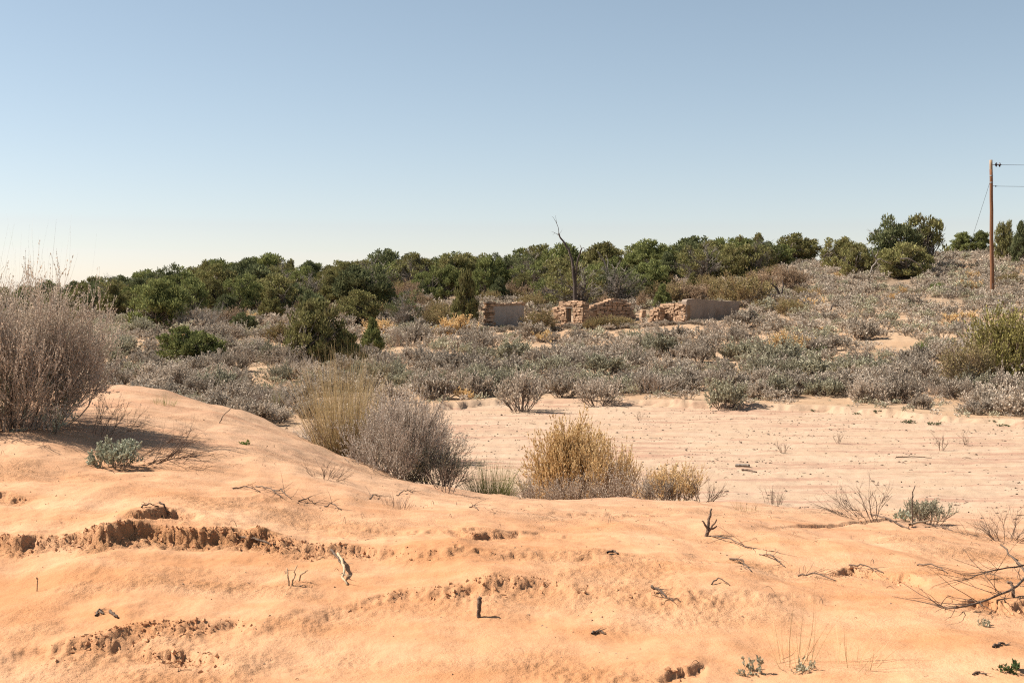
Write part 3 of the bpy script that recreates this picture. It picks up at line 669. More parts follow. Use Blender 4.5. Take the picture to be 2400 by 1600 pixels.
def zone_label(px, py, kind, sv):
    size_ = 'large' if sv > 1.1 else 'small' if sv < .8 else ''
    k = {'sage': 'grey sagebrush', 'sage_green': 'grey-green sagebrush', 'gold': 'small golden rabbitbrush', 'pinkgrey': 'pale brownish sagebrush'}[kind]
    for lim, w_ in ((300, 'behind the big left bush'), (420, 'left of the low rounded juniper bush'), (560, 'around the low rounded juniper bush'), (690, 'left of the big olive juniper'), (860, 'in front of the big olive juniper'),
                    (1000, 'right of the big olive juniper'), (1180, 'below the first ruin wall'), (1340, 'below the window wall'), (1560, 'below the rubble wall'), (1800, 'below the plastered wall'), (1980, 'on the slope right of the ruin'),
                    (2150, 'below the great spreading juniper'), (2290, 'left of the yellow-green brush'), (9999, 'around the yellow-green brush')):
        if px < lim: break
    d = 'low in the front rows' if py > 858 else ('in the middle rows' if py > 800 else 'high in the back rows')
    return f'{k} {d} {w_}' if size_ == '' else f'{size_} {k.replace("small ", "")} {d} {w_}'
def sage_kind(i):
    r = (_hash(np.array([i]), np.array([7]), 3)[0] % 1000) / 1000
    return 'sage' if r < .66 else 'sage_green' if r < .88 else 'pinkgrey' if r < .975 else 'gold'
for n, i in enumerate(acc[:290]):
    kd = sage_kind(i); kd = 'sage' if kd == 'gold' and pys[i] > 850 else kd; lab = zone_label(pxs[i], pys[i], kd, sz[i]); s = sz[i]; dead = n % 15 == 7
    if dead: lab = 'dead ' + lab.replace('small golden rabbitbrush', 'sagebrush').replace('grey-green ', 'grey ').replace('pale brownish ', 'grey ')
    inst(SAGE[n % 8][:1] if dead else SAGE[n % 8], {'stem': M['palewood' if dead else 'sage_wood'], 'foliage': M[kd]}, 'rabbitbrush' if kd == 'gold' and not dead else 'sagebrush', lab, 'shrub', (float(X[i]), float(Yc[i]), float(zc[i]) - .03), rs.uniform(0, 6.28),
         (s * rs.uniform(1.0, 1.4), s * rs.uniform(1.0, 1.4), s * rs.uniform(.85, 1.15)), lab)
# the rest, farther up, as one mass
LOW = [shrub(300 + i, n1=11, L1=(.25, .52), tilt=(5, 86), n2=4, L2=(.18, .34), n3=3, L3=(.1, .2), nl=4, leaf=(.10, .024), up=.6, r1=.014, twig3=False, baser=.2, k1=3) for i in range(4)]
LOWA = [(w_.arrays(), f_.arrays()) for w_, f_ in LOW]
for kd, nm, lab in (('sage', 'sagebrush_mass', 'mass of grey sagebrush farther up the hillside'), ('sage_green', 'green_sagebrush_mass', 'mass of grey-green sagebrush farther up the hillside'),
                    ('pinkgrey', 'brown_sagebrush_mass', 'mass of pale brownish sagebrush farther up the hillside'), ('gold', 'rabbitbrush_mass', 'scattered golden rabbitbrush farther up the hillside')):
    A, B = MB(), MB()
    for n, i in enumerate(acc[290:]):
        if sage_kind(i) != kd: continue
        a = rs.uniform(0, 6.28); s = sz[i]; ca, sa = math.cos(a), math.sin(a)
        Rm = np.array([[ca, sa, 0], [-sa, ca, 0], [0, 0, 1]]) * np.array([s * 1.2, s * 1.2, s])
        for mb, (V, Q, T) in zip((A, B), LOWA[n % 4]):
            mb.add(V @ Rm + np.array([X[i], Yc[i], zc[i] - .03]), Q, T, tone=rs.uniform(-.22, .22))
    if B.n:
        o = B.obj(nm, M[kd], None, tone=True); tag(o, lab, 'shrubs', None, 'stuff')
        q = A.obj('stem', M['sage_wood'], o, tone=True); q['kind'] = 'stuff'
# picked-out bushes along the far edge of the wash and on the slope
SB = [
 (1222, 846, 962, 150, 5, 'sage', 'dark twiggy sagebrush leaning right at the wash edge, left of the golden rabbitbrush top'),
 (1400, 868, 948, 130, 6, 'pinkgrey', 'dark-based brown sagebrush at the wash edge above the golden rabbitbrush'),
 (1698, 862, 956, 126, 0, 'sage_green', 'round pale green-grey sagebrush alone on the wash edge'),
 (1522, 850, 920, 120, 7, 'sage', 'dark open sagebrush between the wash edge and the slope, centre right'),
 (1890, 770, 832, 130, 5, 'sage', 'large dark sagebrush left of the small bright green shrub'),
 (2030, 860, 944, 110, 6, 'pinkgrey', 'golden-tipped dark sagebrush on the right wash edge'),
 (2110, 852, 944, 130, 5, 'sage', 'big dark sagebrush with bare stems on the right wash edge'),
 (2158, 908, 958, 66, 1, 'sage', 'small pale sagebrush in front of the big dark one'),
 (2312, 918, 956, 60, 2, 'sage', 'small pale sagebrush alone near the right edge of the wash'),
 (2370, 850, 940, 140, 7, 'pinkgrey', 'wide brownish sagebrush at the right edge of the picture'),
 (2250, 866, 936, 120, 6, 'sage', 'grey bushy sagebrush under the yellow-green brush'),
 (1820, 850, 930, 120, 3, 'sage_green', 'green-grey sagebrush right of the round pale one'),
 (1930, 862, 928, 110, 4, 'sage_green', 'full green-grey sagebrush left of the golden-tipped one'),
 (1600, 850, 912, 120, 1, 'sage', 'pale grey sagebrush just left of the round pale green one'),
 (1320, 850, 930, 120, 2, 'sage', 'grey sagebrush behind the two dark bushes of the wash edge'),
 (1110, 850, 930, 120, 0, 'pinkgrey', 'pale pinkish sagebrush right of the tall bare twigs'),
 (2265, 646, 680, 62, 3, 'gold', 'golden rabbitbrush high on the hill left of the pole'),
 (2178, 668, 684, 34, 1, 'gold', 'small golden rabbitbrush left of the small green hill shrub'),
 (2100, 680, 702, 44, 2, 'gold', 'low golden rabbitbrush on the open right hillside'),
 (1110, 790, 828, 60, 5, 'sage', 'dark sagebrush above the bare sand left of the ruin slope'),
 (1450, 790, 838, 90, 6, 'sage', 'dark sagebrush on the slope below the rubble wall'),
]
for i, (px, top, base, wp, pr, mt, lab) in enumerate(SB):
    X_, Y_, z_ = hit(px, base, 30.); h = (base - top) / FPX * Y_; wd = wp / FPX * Y_
    inst(SAGE[pr], {'stem': M['sage_wood'], 'foliage': M[mt]}, 'rabbitbrush' if mt == 'gold' else 'sagebrush', lab, 'shrub', (X_, Y_, z_ - .03), rng.uniform(0, 6.28), (wd / 1.45, wd / 1.45, h / .95), 'picked-out bushes on the slope')
# yellow-green brush at the right, nearer
for px, top, base, wp, Y_, mt, lab in [(2375, 662, 880, 190, 50., 'yellowgreen', 'large yellow-green leafy brush in front of the pole at the right edge'),
                                   (2262, 752, 882, 130, 48.5, 'brush', 'grey-brown brush with some green leaves left of the yellow-green brush')]:
    W, F = shrub(int(px), n1=34, L1=(.7, 1.2), tilt=(2, 65), n2=8, L2=(.35, .75), n3=6, L3=(.18, .4), nl=12 if mt == 'yellowgreen' else 5, leaf=(.055, .022), up=.3, wander=.22, r1=.016, baser=.45, sp=(.7, .6))
    X_ = float(xof(px, base, Y_)); z_ = gz1(X_, Y_); t = thing('brush', lab, 'shrub', (X_, Y_, z_), 0, (wp / FPX * Y_ / 2.4, wp / FPX * Y_ / 2.4, (ZC + float(slope(top)) * Y_ - z_) / 2.0))
    W.obj('stem', M['pinkwood'], t); F.obj('foliage', M[mt], t)

# ------------------------------------------------------------------ pale boulders on the hill
def rock_mesh(seed, n=2):
    import bmesh
    bm = bmesh.new(); bmesh.ops.create_icosphere(bm, subdivisions=n, radius=.5); rg = np.random.default_rng(seed); ofs = rg.uniform(0, 50, 3)
    for v in bm.verts:
        c = v.co; k = 1 + .35 * float(gnoise(np.array([c.x * 2 + ofs[0] + c.z]), np.array([c.y * 2 + ofs[1] - c.z]), seed)[0]); v.co = c * k
        v.co.z = max(min(v.co.z, .33), -.4)
    me = bpy.data.meshes.new('boulder'); bm.to_mesh(me); bm.free(); return me
for i, (px, py, wp, hp, lab) in enumerate([(1562, 645, 30, 22, 'pale sandstone boulder among junipers above the right stone wall'), (1462, 670, 22, 32, 'pale sandstone ledge showing between junipers behind the rubble wall'),
                                        (1320, 672, 30, 14, 'pale bare rock strip left of the dead tree')]):
    X_, Y_, z_ = hit(px, py, 44.)
    o = link('boulder', rock_mesh(i + 3), M['palestone']); o.location = (X_, Y_, z_ + .1); o.scale = (wp * Y_ / FPX * 1.1, wp * Y_ / FPX * .8, hp * Y_ / FPX * 1.4); tag(o, lab, 'boulder')

# ------------------------------------------------------------------ the ruin
import bmesh
def stone_mesh(seed):
    rg = np.random.default_rng(seed); bm = bmesh.new(); bmesh.ops.create_cube(bm, size=1.0)
    bmesh.ops.bevel(bm, geom=bm.edges[:], offset=.07, segments=1, affect='EDGES')
    for v in bm.verts: v.co += Vector(rg.normal(0, .06, 3))
    me = bpy.data.meshes.new('stone'); bm.to_mesh(me); bm.free(); return me
STONES = [stone_mesh(i) for i in range(8)]
def box(mb, a, b):
    x0, y0, z0 = a; x1, y1, z1 = b
    V = [(x0, y0, z0), (x1, y0, z0), (x1, y1, z0), (x0, y1, z0), (x0, y0, z1), (x1, y0, z1), (x1, y1, z1), (x0, y1, z1)]
    mb.add(V, [(0, 3, 2, 1), (4, 5, 6, 7), (0, 1, 5, 4), (1, 2, 6, 5), (2, 3, 7, 6), (3, 0, 4, 7)])
rw = np.random.default_rng(77)
def stone(root, x, y, z, sx_, sy_, sz_, ry=0.):
    o = link('stone', STONES[rw.integers(8)], M['stone'], root); o.location = (x, y, z); o.scale = (sx_, sy_, sz_)
    o.rotation_euler = (rw.normal(0, .07), rw.normal(0, .09) + ry, rw.normal(0, .10)); return o
def wall_frame(pa, Ya, pb, Yb):             # wall running along local +x, camera side at local y = 0, thickness towards +y
    A = np.array([float(xof(pa, 740, Ya)), Ya]); B = np.array([float(xof(pb, 740, Yb)), Yb]); d = B - A
    return A, float(np.hypot(*d)), math.atan2(d[1], d[0])
def zpx(py, Y): return ZC + float(slope(py)) * Y
def stone_face(root, x0, x1, y, zb, top, opening=None, course=(.08, .21), length=(.18, .62), dep=.22, proud=.05):
    z = zb
    while True:
        ch = rw.uniform(*course); x = x0 + rw.uniform(-.04, .05); any_ = False
        while x < x1 - .06:
            ln = min(rw.uniform(*length), x1 - x)
            if ln < .1: break
            cx, cz = x + ln / 2, z + ch / 2
            if cz < top(cx) - .02:
                any_ = True
                if not (opening and opening[0] - .04 < x + ln and x < opening[1] + .04 and opening[2] < cz < opening[3]):
                    stone(root, cx, y - proud + dep / 2 + rw.normal(0, .035), cz + rw.normal(0, .015), ln * rw.uniform(.86, 1.02), dep, ch * rw.uniform(.75, 1.05))
                elif opening and x < opening[0] - .1:
                    stone(root, (x + opening[0]) / 2, y - proud + dep / 2, cz, opening[0] - x, dep, ch * .95)
                elif opening and x + ln > opening[1] + .1:
                    stone(root, (x + ln + opening[1]) / 2, y - proud + dep / 2, cz, x + ln - opening[1], dep, ch * .95)
            x += ln
        z += ch
        if not any_ or z > zb + 4: break
def core_wall(root, x0, x1, y0, y1, zb, top, opening=None, mat='mortar', name='core', step=.12, rag=.0):
    mb = MB(); xs = np.arange(x0, x1 + step * .5, step)
    segs = []
    for a, b in zip(xs[:-1], xs[1:]):
        t = top((a + b) / 2) + (rw.normal(0, rag) if rag else 0)
        if opening and opening[0] - 1e-3 <= (a + b) / 2 <= opening[1] + 1e-3:
            segs.append((a, b, zb, opening[2])); segs.append((a, b, opening[3], t))
        else: segs.append((a, b, zb, t))
    for a, b, z0, z1 in segs:
        if z1 > z0 + .01: box(mb, (a, y0, z0), (b, y1, z1))
    return mb.obj(name, M[mat], root)
def ip(*p):
    xs, zs = zip(*p); return lambda x: float(np.interp(x, xs, zs))
def ruin_root(name, label, pa, Ya, pb, Yb):
    A, Ln, ang = wall_frame(pa, Ya, pb, Yb); z = min(gz1(A[0], A[1]), gz1(A[0] + Ln * math.cos(ang), A[1] + Ln * math.sin(ang))) - .25
    o = thing(name, label, 'ruined wall', (A[0], A[1], z), ang); o['kind'] = 'thing'; return o, Ln, z

def plaster_wall(root, x0, x1, y0, y1, zb, top, seed=0, mat='plaster'):
    # a wall slab with a ragged upper edge and slightly uneven faces
    xs = np.linspace(x0, x1, 60); zs = np.linspace(0, 1, 16); rg = np.random.default_rng(seed)
    tp = np.array([top(x) for x in xs]) + .025 * fbm(xs * 3.0, xs * 0 + seed, seed, 4)
    V = []
    for yy, sg in ((y0, -1), (y1, 1)):
        Xg, Zg = np.meshgrid(xs, zs, indexing='ij'); zz = zb + (tp[:, None] - zb) * Zg
        V.append(np.stack([Xg, yy + .02 * fbm(Xg * 1.3, zz * 1.3, seed + 3, 3) + 0 * Xg, zz], -1).reshape(-1, 3))
    n = 60 * 16; idx = np.arange(n).reshape(60, 16); Q = []
    f = np.stack([idx[:-1, :-1], idx[1:, :-1], idx[1:, 1:], idx[:-1, 1:]], -1).reshape(-1, 4); Q.append(f); Q.append(f[:, ::-1] + n)
    t = idx[:, -1]; Q.append(np.stack([t[:-1], t[1:], t[1:] + n, t[:-1] + n], 1))
    for e in (idx[0], idx[-1]): Q.append(np.stack([e[:-1], e[1:], e[1:] + n, e[:-1] + n], 1))
    mb = MB(); mb.add(np.concatenate(V), np.concatenate(Q)); return mb.obj('plaster_face', M[mat], root)

# first wall: plastered, seen from its shaded side, with a stone pier at the near left end
r, Ln, z0 = ruin_root('ruined_plaster_wall', 'leftmost ruin wall, grey plaster with a stone pier and rubble coping', 1153, 89.5, 1228, 92.0)
zt = zpx(717, 90) - z0; top = ip((0, zt), (Ln, zpx(714, 92) - z0))
plaster_wall(r, .05, Ln, 0, .42, 0, top, 3, 'greyplaster')
for k in range(12):                          # coping rubble
    x = .2 + k * (Ln - .3) / 11; stone(r, x, .2 + rw.normal(0, .03), top(x) + .07, rw.uniform(.26, .42), .5, rw.uniform(.13, .22))
zc_ = 0.
while zc_ < zt + .1:                          # pier on the end of the wall, stones sticking out in turn
    hh = rw.uniform(.15, .24); wdt = rw.uniform(.42, .62); stone(r, -.12 + rw.normal(0, .05), .2 + rw.normal(0, .04), zc_ + hh / 2, wdt, .62, hh * .96); zc_ += hh
stone(r, -.05, .2, zc_ + .06, .7, .6, .14)
# window wall
r, Ln, z0 = ruin_root('ruined_window_wall', 'stub of sandstone wall with a tall narrow window opening', 1296, 90.6, 1367, 88.4)
Y = 89.5; top = ip((0, zpx(742, 90.5) - z0), (.12, zpx(722, 90.5) - z0), (Ln * .2, zpx(718, 90) - z0), (Ln * .38, zpx(711, Y) - z0), (Ln * .62, zpx(707, Y) - z0), (Ln * .8, zpx(708, Y) - z0), (Ln, zpx(712, 88.5) - z0))
wx0, wx1 = Ln * .455, Ln * .67; op = (wx0, wx1, zpx(754, Y) - z0, zpx(722, Y) - z0)
core_wall(r, 0.04, wx0, .06, .46, 0, lambda x: top(x) - .1); core_wall(r, wx1, Ln - .04, .06, .46, 0, lambda x: top(x) - .1)
core_wall(r, wx0, wx1, .06, .46, 0, lambda x: op[2] - .02, step=(wx1 - wx0) / 3 - 1e-6, name='sill_core'); 
mb = MB(); box(mb, (wx0 + .0, .06, op[3] + .06), (wx1, .46, top((wx0 + wx1) / 2) - .08)); mb.obj('lintel_core', M['mortar'], r)
stone_face(r, 0, Ln, 0, 0, top, op)
for zz in np.arange(.1, top(Ln) - .05, .2): stone(r, Ln - .02, .26 + rw.normal(0, .02), zz + .08, .22, .42, .19)
for x in np.arange(.2, Ln - .1, .34): stone(r, x, .3, top(x) + .01, .32, .42, .16)
stone(r, Ln * .24, .2, top(Ln * .24) + .17, .4, .3, .30)
mb = MB(); box(mb, (wx0 - .12, -.03, op[3]), (wx1 + .12, .44, op[3] + .07)); mb.obj('lintel', M['bark'], r)
mb = MB()
for x in (wx0, wx1 - .05): box(mb, (x, .05, op[2]), (x + .05, .16, op[3] - .002))
mb.obj('window_frame', M['bark'], r)
# rubble wall: crumbling, seen from its shaded inner side
r, Ln, z0 = ruin_root('ruined_rubble_wall', 'crumbling arched rubble wall between the window wall and the stone post', 1376, 90.0, 1490, 93.6)
top = ip((0, zpx(736, 90) - z0), (Ln * .06, zpx(728, 90) - z0), (Ln * .13, zpx(722, 91) - z0), (Ln * .3, zpx(716, 91) - z0), (Ln * .46, zpx(708, 92) - z0), (Ln * .6, zpx(705, 92) - z0), (Ln * .8, zpx(708, 93) - z0), (Ln * .93, zpx(722, 93) - z0), (Ln, zpx(742, 93) - z0))
core_wall(r, .05, Ln - .05, .07, .45, 0, lambda x: top(x) - .14); stone_face(r, 0, Ln, 0, .25, top, None, (.12, .26), (.22, .6), .26, .07)
for x in np.arange(.25, Ln - .2, .36): stone(r, x, .28 + rw.normal(0, .04), top(x) + .06, rw.uniform(.3, .46), .5, rw.uniform(.16, .28))
# stone post
X_ = float(xof(1507, 740, 90.5)); z_ = gz1(X_, 90.5) - .1
t = thing('stone_post', 'lone upright sandstone post left of the right stone wall', 'stone post', (X_, 90.5, z_), .5)
hp = zpx(727, 90.5) - z_
for k, (a, b) in enumerate(((0, .5), (.5, .8), (.8, 1))): stone(t, rw.normal(0, .02), 0, hp * (a + b) / 2, .40 - .04 * k, .36, hp * (b - a) * 1.0)
# right ruin: stone wall and plastered wall meeting at a corner
r, Ln, z0 = ruin_root('ruined_corner', 'right ruin corner, lit sandstone wall joined to a long brown plastered wall', 1546, 91.2, 1608, 89.2)
top = ip((0, zpx(714, 91) - z0), (Ln * .8, zpx(711.5, 89.6) - z0), (Ln, zpx(711, 89.2) - z0))
core_wall(r, .04, Ln - .03, .06, .44, 0, lambda x: top(x) - .1); stone_face(r, 0, Ln - .02, 0, 0, top)
for x in np.arange(.2, Ln - .15, .36): stone(r, x, .27, top(x) + .0, .34, .44, .12)
A, L2, ang2 = wall_frame(1608, 89.2, 1733, 93.6); zF = z0
sub = bpy.data.objects.new('plastered_wall', None); COL.objects.link(sub); sub.parent = r; sub.location = (Ln, 0, 0); sub.rotation_euler = (0, 0, ang2 - r.rotation_euler[2])
sub['label'] = 'long brown plastered wall with a ragged top edge'
topF = ip((0, zpx(708, 89.2) - z0), (.14, zpx(702, 89.3) - z0), (.5, zpx(700.5, 89.5) - z0), (L2 * .3, zpx(701, 90.3) - z0), (L2 * .45, zpx(703, 91) - z0), (L2 * .75, zpx(706, 92.4) - z0), (L2 * .85, zpx(705, 93) - z0), (L2, zpx(706, 93.6) - z0))
plaster_wall(sub, .02, L2, .0, .44, 0, topF, 9)
# broken pier left of the right stone wall
r, Ln, z0 = ruin_root('ruined_pier', 'low broken sandstone pier beside the doorway of the right ruin', 1522, 91.0, 1544, 90.2)
top = ip((0, zpx(732, 91) - z0), (Ln * .4, zpx(725, 90.6) - z0), (Ln, zpx(722, 90.2) - z0))
core_wall(r, .04, Ln - .04, .06, .46, 0, lambda x: top(x) - .1); stone_face(r, 0, Ln, 0, 0, top)
for x in np.arange(.15, Ln - .05, .3): stone(r, x, .27, top(x) + .02, .3, .44, .16)
for zz in np.arange(.1, top(Ln) - .05, .2): stone(r, Ln + .01, .26, zz + .08, .2, .42, .19)

for k in range(26):                          # blocks fallen from the walls
    px = rw.choice([rw.uniform(1290, 1385), rw.uniform(1490, 1612), rw.uniform(1380, 1490), rw.uniform(1130, 1160)]); Yq = rw.uniform(87.0, 89.6) if px > 1480 or px < 1160 else rw.uniform(86.6, 88.4)
    X_ = float(xof(px, 760, Yq)); o = stone(None, X_, Yq, gz1(X_, Yq) + .06, rw.uniform(.25, .5), rw.uniform(.22, .4), rw.uniform(.16, .3)); o.name = 'fallen_stone'; o.rotation_euler = (rw.normal(0, .25), rw.normal(0, .25), rw.uniform(0, 3))
    w_ = 'first ruin wall' if px < 1200 else 'window wall' if px < 1385 else 'rubble wall' if px < 1490 else 'right stone wall'
    tag(o, 'fallen sandstone block at the foot of the ' + w_, 'stone', 'fallen blocks at the foot of the ' + w_)

# ------------------------------------------------------------------ tall dead tree behind the window wall
def poly(pts, K=8, jit=0., rg=rng):
    pts = np.array(pts, float); t = np.linspace(0, len(pts) - 1, K); i = np.clip(t.astype(int), 0, len(pts) - 2); f = (t - i)[:, None]
    p = pts[i] * (1 - f) + pts[i + 1] * f; p[1:-1] += rg.normal(0, jit, (K - 2, 3)); return p
YD = 96.0
def pt(px, py, Y): return np.array([float(xof(px, py, Y)), Y, ZC + float(slope(py)) * Y])
b0 = pt(1347, 696, YD); b0[2] = gz1(b0[0], YD)
t = thing('dead_tree', 'tall bare dead tree with forked dark trunk rising above the ruin', 'dead tree', tuple(b0))
def limb(name, pix, r0, r1, K=14, jit=.012, sides=6, dY=0.):
    p = np.array([pt(a, b, YD + dY * k / max(1, len(pix) - 1)) for k, (a, b) in enumerate(pix)]) - b0; mb = MB(); P = poly(p, K, jit)[None]
    tubes(mb, P, r0, r1, sides); return mb.obj(name, M['charwood'], t, True), P
limb('trunk', [(1347, 706), (1348, 690), (1347, 660), (1344, 640), (1343, 624)], .17, .13, 12)
lo, LP = limb('left_limb', [(1343, 626), (1341, 610), (1336, 594), (1331, 583), (1322, 569), (1312, 556), (1309, 546)], .11, .05, 16, .012, 6, .3)
limb('right_limb', [(1349, 662), (1350, 640), (1353, 615), (1358, 598), (1363, 583)], .085, .05, 12, .02, 6, -.4)
for pix, a, b in [([(1311, 553), (1307, 549), (1301, 546), (1293, 543)], .03, .008), ([(1310, 549), (1309, 538), (1306, 527), (1302, 518), (1298, 511), (1293, 507)], .035, .007), ([(1306, 527), (1303, 514), (1302, 505)], .018, .006),
              ([(1311, 548), (1316, 541), (1318, 537)], .012, .005), ([(1338, 598), (1336, 588), (1334, 578)], .035, .02), ([(1363, 584), (1361, 578), (1359, 574)], .03, .015), ([(1362, 584), (1368, 581), (1372, 584)], .03, .01), ([(1341, 612), (1333, 608), (1328, 603)], .03, .01), ([(1300, 546), (1297, 550), (1294, 549)], .01, .004), ([(1330, 581), (1325, 566), (1321, 560)], .012, .004)]:
    limb('branch', pix, a, b, 8, .012, 4, .3)

# bleached boughs among the junipers
def pix_branch(name, label, cat, Y, paths, mat, r, root=None, depth=.6):
    b = pt(*paths[0][0], Y); g = thing(name, label, cat, tuple(b))
    for k, pix in enumerate(paths):
        p = np.array([pt(a, c, Y + depth * j / len(pix) * (1 if k % 2 else -1)) for j, (a, c) in enumerate(pix)]) - b
        mb = MB(); tubes(mb, poly(p, 9, .02)[None], r * (1 if k == 0 else .6), r * .25, 5); mb.obj('branch', M[mat], g, True)
    return g
pix_branch('dead_bough', 'bleached forked dead bough showing in the wide olive juniper', 'dead branch', 112., [[(1422, 632), (1418, 615), (1410, 600), (1402, 590)], [(1424, 630), (1426, 612), (1420, 598)], [(1416, 612), (1408, 606), (1398, 586)]], 'deadwood', .09)
pix_branch('dead_bough', 'bleached twisted dead trunk in front of the great spreading juniper', 'dead branch', 106., [[(2040, 640), (2044, 626), (2056, 612), (2048, 600), (2044, 588)], [(2052, 612), (2062, 606), (2076, 614), (2090, 618)], [(2050, 604), (2056, 596), (2058, 586)], [(2110, 606), (2130, 606), (2150, 616), (2164, 634)]], 'deadwood', .10)
pix_branch('dead_bough', 'dark twisted dead stump branch sticking out of the sage right of the ruin', 'dead branch', 78., [[(1946, 726), (1950, 716), (1958, 714)], [(1954, 715), (1966, 716), (1972, 718), (1978, 724)]], 'charwood', .06, depth=.2)
pix_branch('dead_bough', 'dark leaning dead trunk in the brown brush right of the plastered wall', 'dead branch', 94., [[(1826, 690), (1818, 672), (1806, 664)], [(1832, 688), (1836, 668), (1834, 656)]], 'charwood', .12, depth=.2)

# ------------------------------------------------------------------ utility pole with guy and lines
PY = 98.0; pb = pt(2326, 694, PY); pb[2] = gz1(pb[0], PY)
t = thing('utility_pole', 'tall reddish weathered wooden utility pole on the right hill', 'utility pole', tuple(pb))
ptop = pt(2322.5, 375, PY) - pb
def seg(name, a, b, r0, r1, mat, parent, sides=10, K=5, jit=0.):
    mb = MB(); tubes(mb, poly([a, b], K, jit)[None], r0, r1, sides); return mb.obj(name, M[mat], parent, True)
seg('shaft', np.array([0, 0, -.4]), ptop * .93, .165, .118, 'pole', t, 12, 14, .008)
seg('weathered_top', ptop * .93, ptop, .119, .113, 'polegrey', t, 12, 3)
for py in (412, 428): 
    c = pt(2323, py, PY) - pb; seg('band', c - [0, 0, .04], c + [0, 0, .04], .135, .135, 'metal', t, 12, 2)
seg('ground_wire', np.array([.17, -.06, 0]), np.array([.14, -.1, 2.4]), .012, .012, 'metal', t, 4, 6, .01)
seg('cable_end', np.array([-.1, -.16, 0]), np.array([-.02, -.15, 1.0]), .014, .014, 'metal', t, 4, 6, .03)
def insul(px, py, parent, sc=1.0):
    c = pt(px, py, PY) - pb; mb = MB(); ang = np.linspace(0, 2 * np.pi, 12, endpoint=False)
    prof = [(-.10, .02), (-.08, .05), (-.02, .13), (.02, .14), (.03, .06), (.09, .04), (.11, .02)]
    V = np.array([[x * sc, r * math.cos(a) * sc, r * math.sin(a) * sc * 1.25] for x, r in prof for a in ang]) + c
    n = 12; Q = [(i * n + j, i * n + (j + 1) % n, (i + 1) * n + (j + 1) % n, (i + 1) * n + j) for i in range(len(prof) - 1) for j in range(n)]
    mb.add(V, Q); return mb.obj('insulator', M['porcelain'], parent, True)
seg('insulator_rod', pt(2323, 386, PY) - pb, pt(2348, 386.5, PY) - pb, .022, .022, 'metal', t, 6, 3)
insul(2335, 386, t); insul(2343, 386.5, t)
seg('wire_clamp', pt(2325, 436, PY) - pb, pt(2338, 436.5, PY) - pb, .02, .02, 'metal', t, 6, 3); insul(2334, 436.5, t, .45)
def wire(name, label, a, b, sag, r=.014, K=24):
    s = np.linspace(0, 1, K)[:, None]; P = a * (1 - s) + b * s; P[:, 2] -= (4 * sag * s * (1 - s))[:, 0]; mb = MB(); tubes(mb, (P - a)[None], r, r, 5)
    o = mb.obj(name, M['wire'], None, True); o.location = a; return tag(o, label, 'wire')
a = pt(2348, 386.5, PY); wire('power_line', 'upper line running from the pole insulators off the right edge', a, np.array([a[0] + 34, PY + 6, a[2] + 1.6]), .35)
a = pt(2338, 436.5, PY); wire('power_line', 'lower line running from the pole off the right edge', a, np.array([a[0] + 34, PY + 6, a[2] + 1.5]), .35)
a = pt(2321, 424, PY); e = np.array([float(xof(2240, 600, 104)), 104., 0.]); e[2] = gz1(e[0], e[1]); wire('guy_wire', 'thin guy wire slanting down left from the utility pole', a, e, .03, .012)

# ------------------------------------------------------------------ foreground plants
def put(px, py, Y=None):
    if Y is None: return hit(px, py)
    X = float(xof(px, py, Y)); return X, Y, gz1(X, Y)
def plant(name, label, cat, px, py, builders, Y=None, group=None, sc=(1, 1, 1), rz=0.):
    X, Yd, z = put(px, py, Y); t = thing(name, label, cat, (X, Yd, z - .01), rz, sc, group)
    for nm, mb, mt in builders:
        if mb.n: mb.obj(nm, M[mt], t)
    return t
def size(px_w, Y): return px_w / FPX * Y

# the big bush at the left edge: dark tangled stems, pale feathery twigs, thin stalks over the top
W, F = shrub(901, n1=90, L1=(.5, .95), tilt=(0, 72), n2=9, L2=(.28, .6), n3=8, L3=(.12, .32), nl=16, leaf=(.020, .0052), up=.42, wander=.17, r1=.008, baser=.5, lean=(.20, 0), sp=(.5, .42))
W2, F2 = shrub(902, n1=30, L1=(.3, .5), tilt=(10, 80), n2=6, L2=(.15, .3), n3=5, L3=(.08, .16), nl=9, leaf=(.03, .008), up=.5, r1=.008, baser=.55)
G = grass_clump(903, 70, (1.35, 1.85), (0, 26), .05, .0022, .55, 7)
plant('desert_bush', 'big feathery pinkish-brown bush filling the left edge on the dune', 'shrub', 40, 1022, [('stem', W, 'palewood'), ('foliage', F, 'pinkgrey'), ('low_foliage', F2, 'silver'), ('low_stem', W2, 'sage_wood'), ('stalk', G, 'palewood')], Y=13.1, sc=(.80, .95, 1.26))
W, F = shrub(904, n1=45, L1=(.6, 1.1), tilt=(0, 50), n2=7, L2=(.35, .65), n3=6, L3=(.16, .34), nl=10, leaf=(.018, .0045), up=.4, wander=.16, r1=.008, baser=.35, lean=(.1, 0), sp=(.32, .28))
plant('desert_bush', 'second feathery bush just cut off by the left edge, behind the big one', 'shrub', -95, 1000, [('stem', W, 'palewood'), ('foliage', F, 'pinkgrey')], Y=14.4, sc=(1, 1, 1.2))
W, F = shrub(905, n1=26, L1=(.10, .2), tilt=(5, 75), n2=4, L2=(.06, .12), n3=3, L3=(.03, .07), nl=14, leaf=(.026, .007), up=.7, r1=.004, baser=.10)
plant('silver_sage', 'small silvery sage at the right foot of the big left bush', 'shrub', 268, 1092, [('stem', W, 'sage_wood'), ('foliage', F, 'silver')])
W, F = shrub(906, n1=14, L1=(.3, .6), tilt=(60, 88), n2=6, L2=(.15, .35), n3=4, L3=(.08, .2), nl=0, up=.05, wander=.14, r1=.006, baser=.2, lean=(1.3, -.3))
plant('dead_branch', 'spray of dead grey twigs lying in the shade right of the big left bush', 'dead branch', 320, 1078, [('twigs', W, 'sage_wood')])
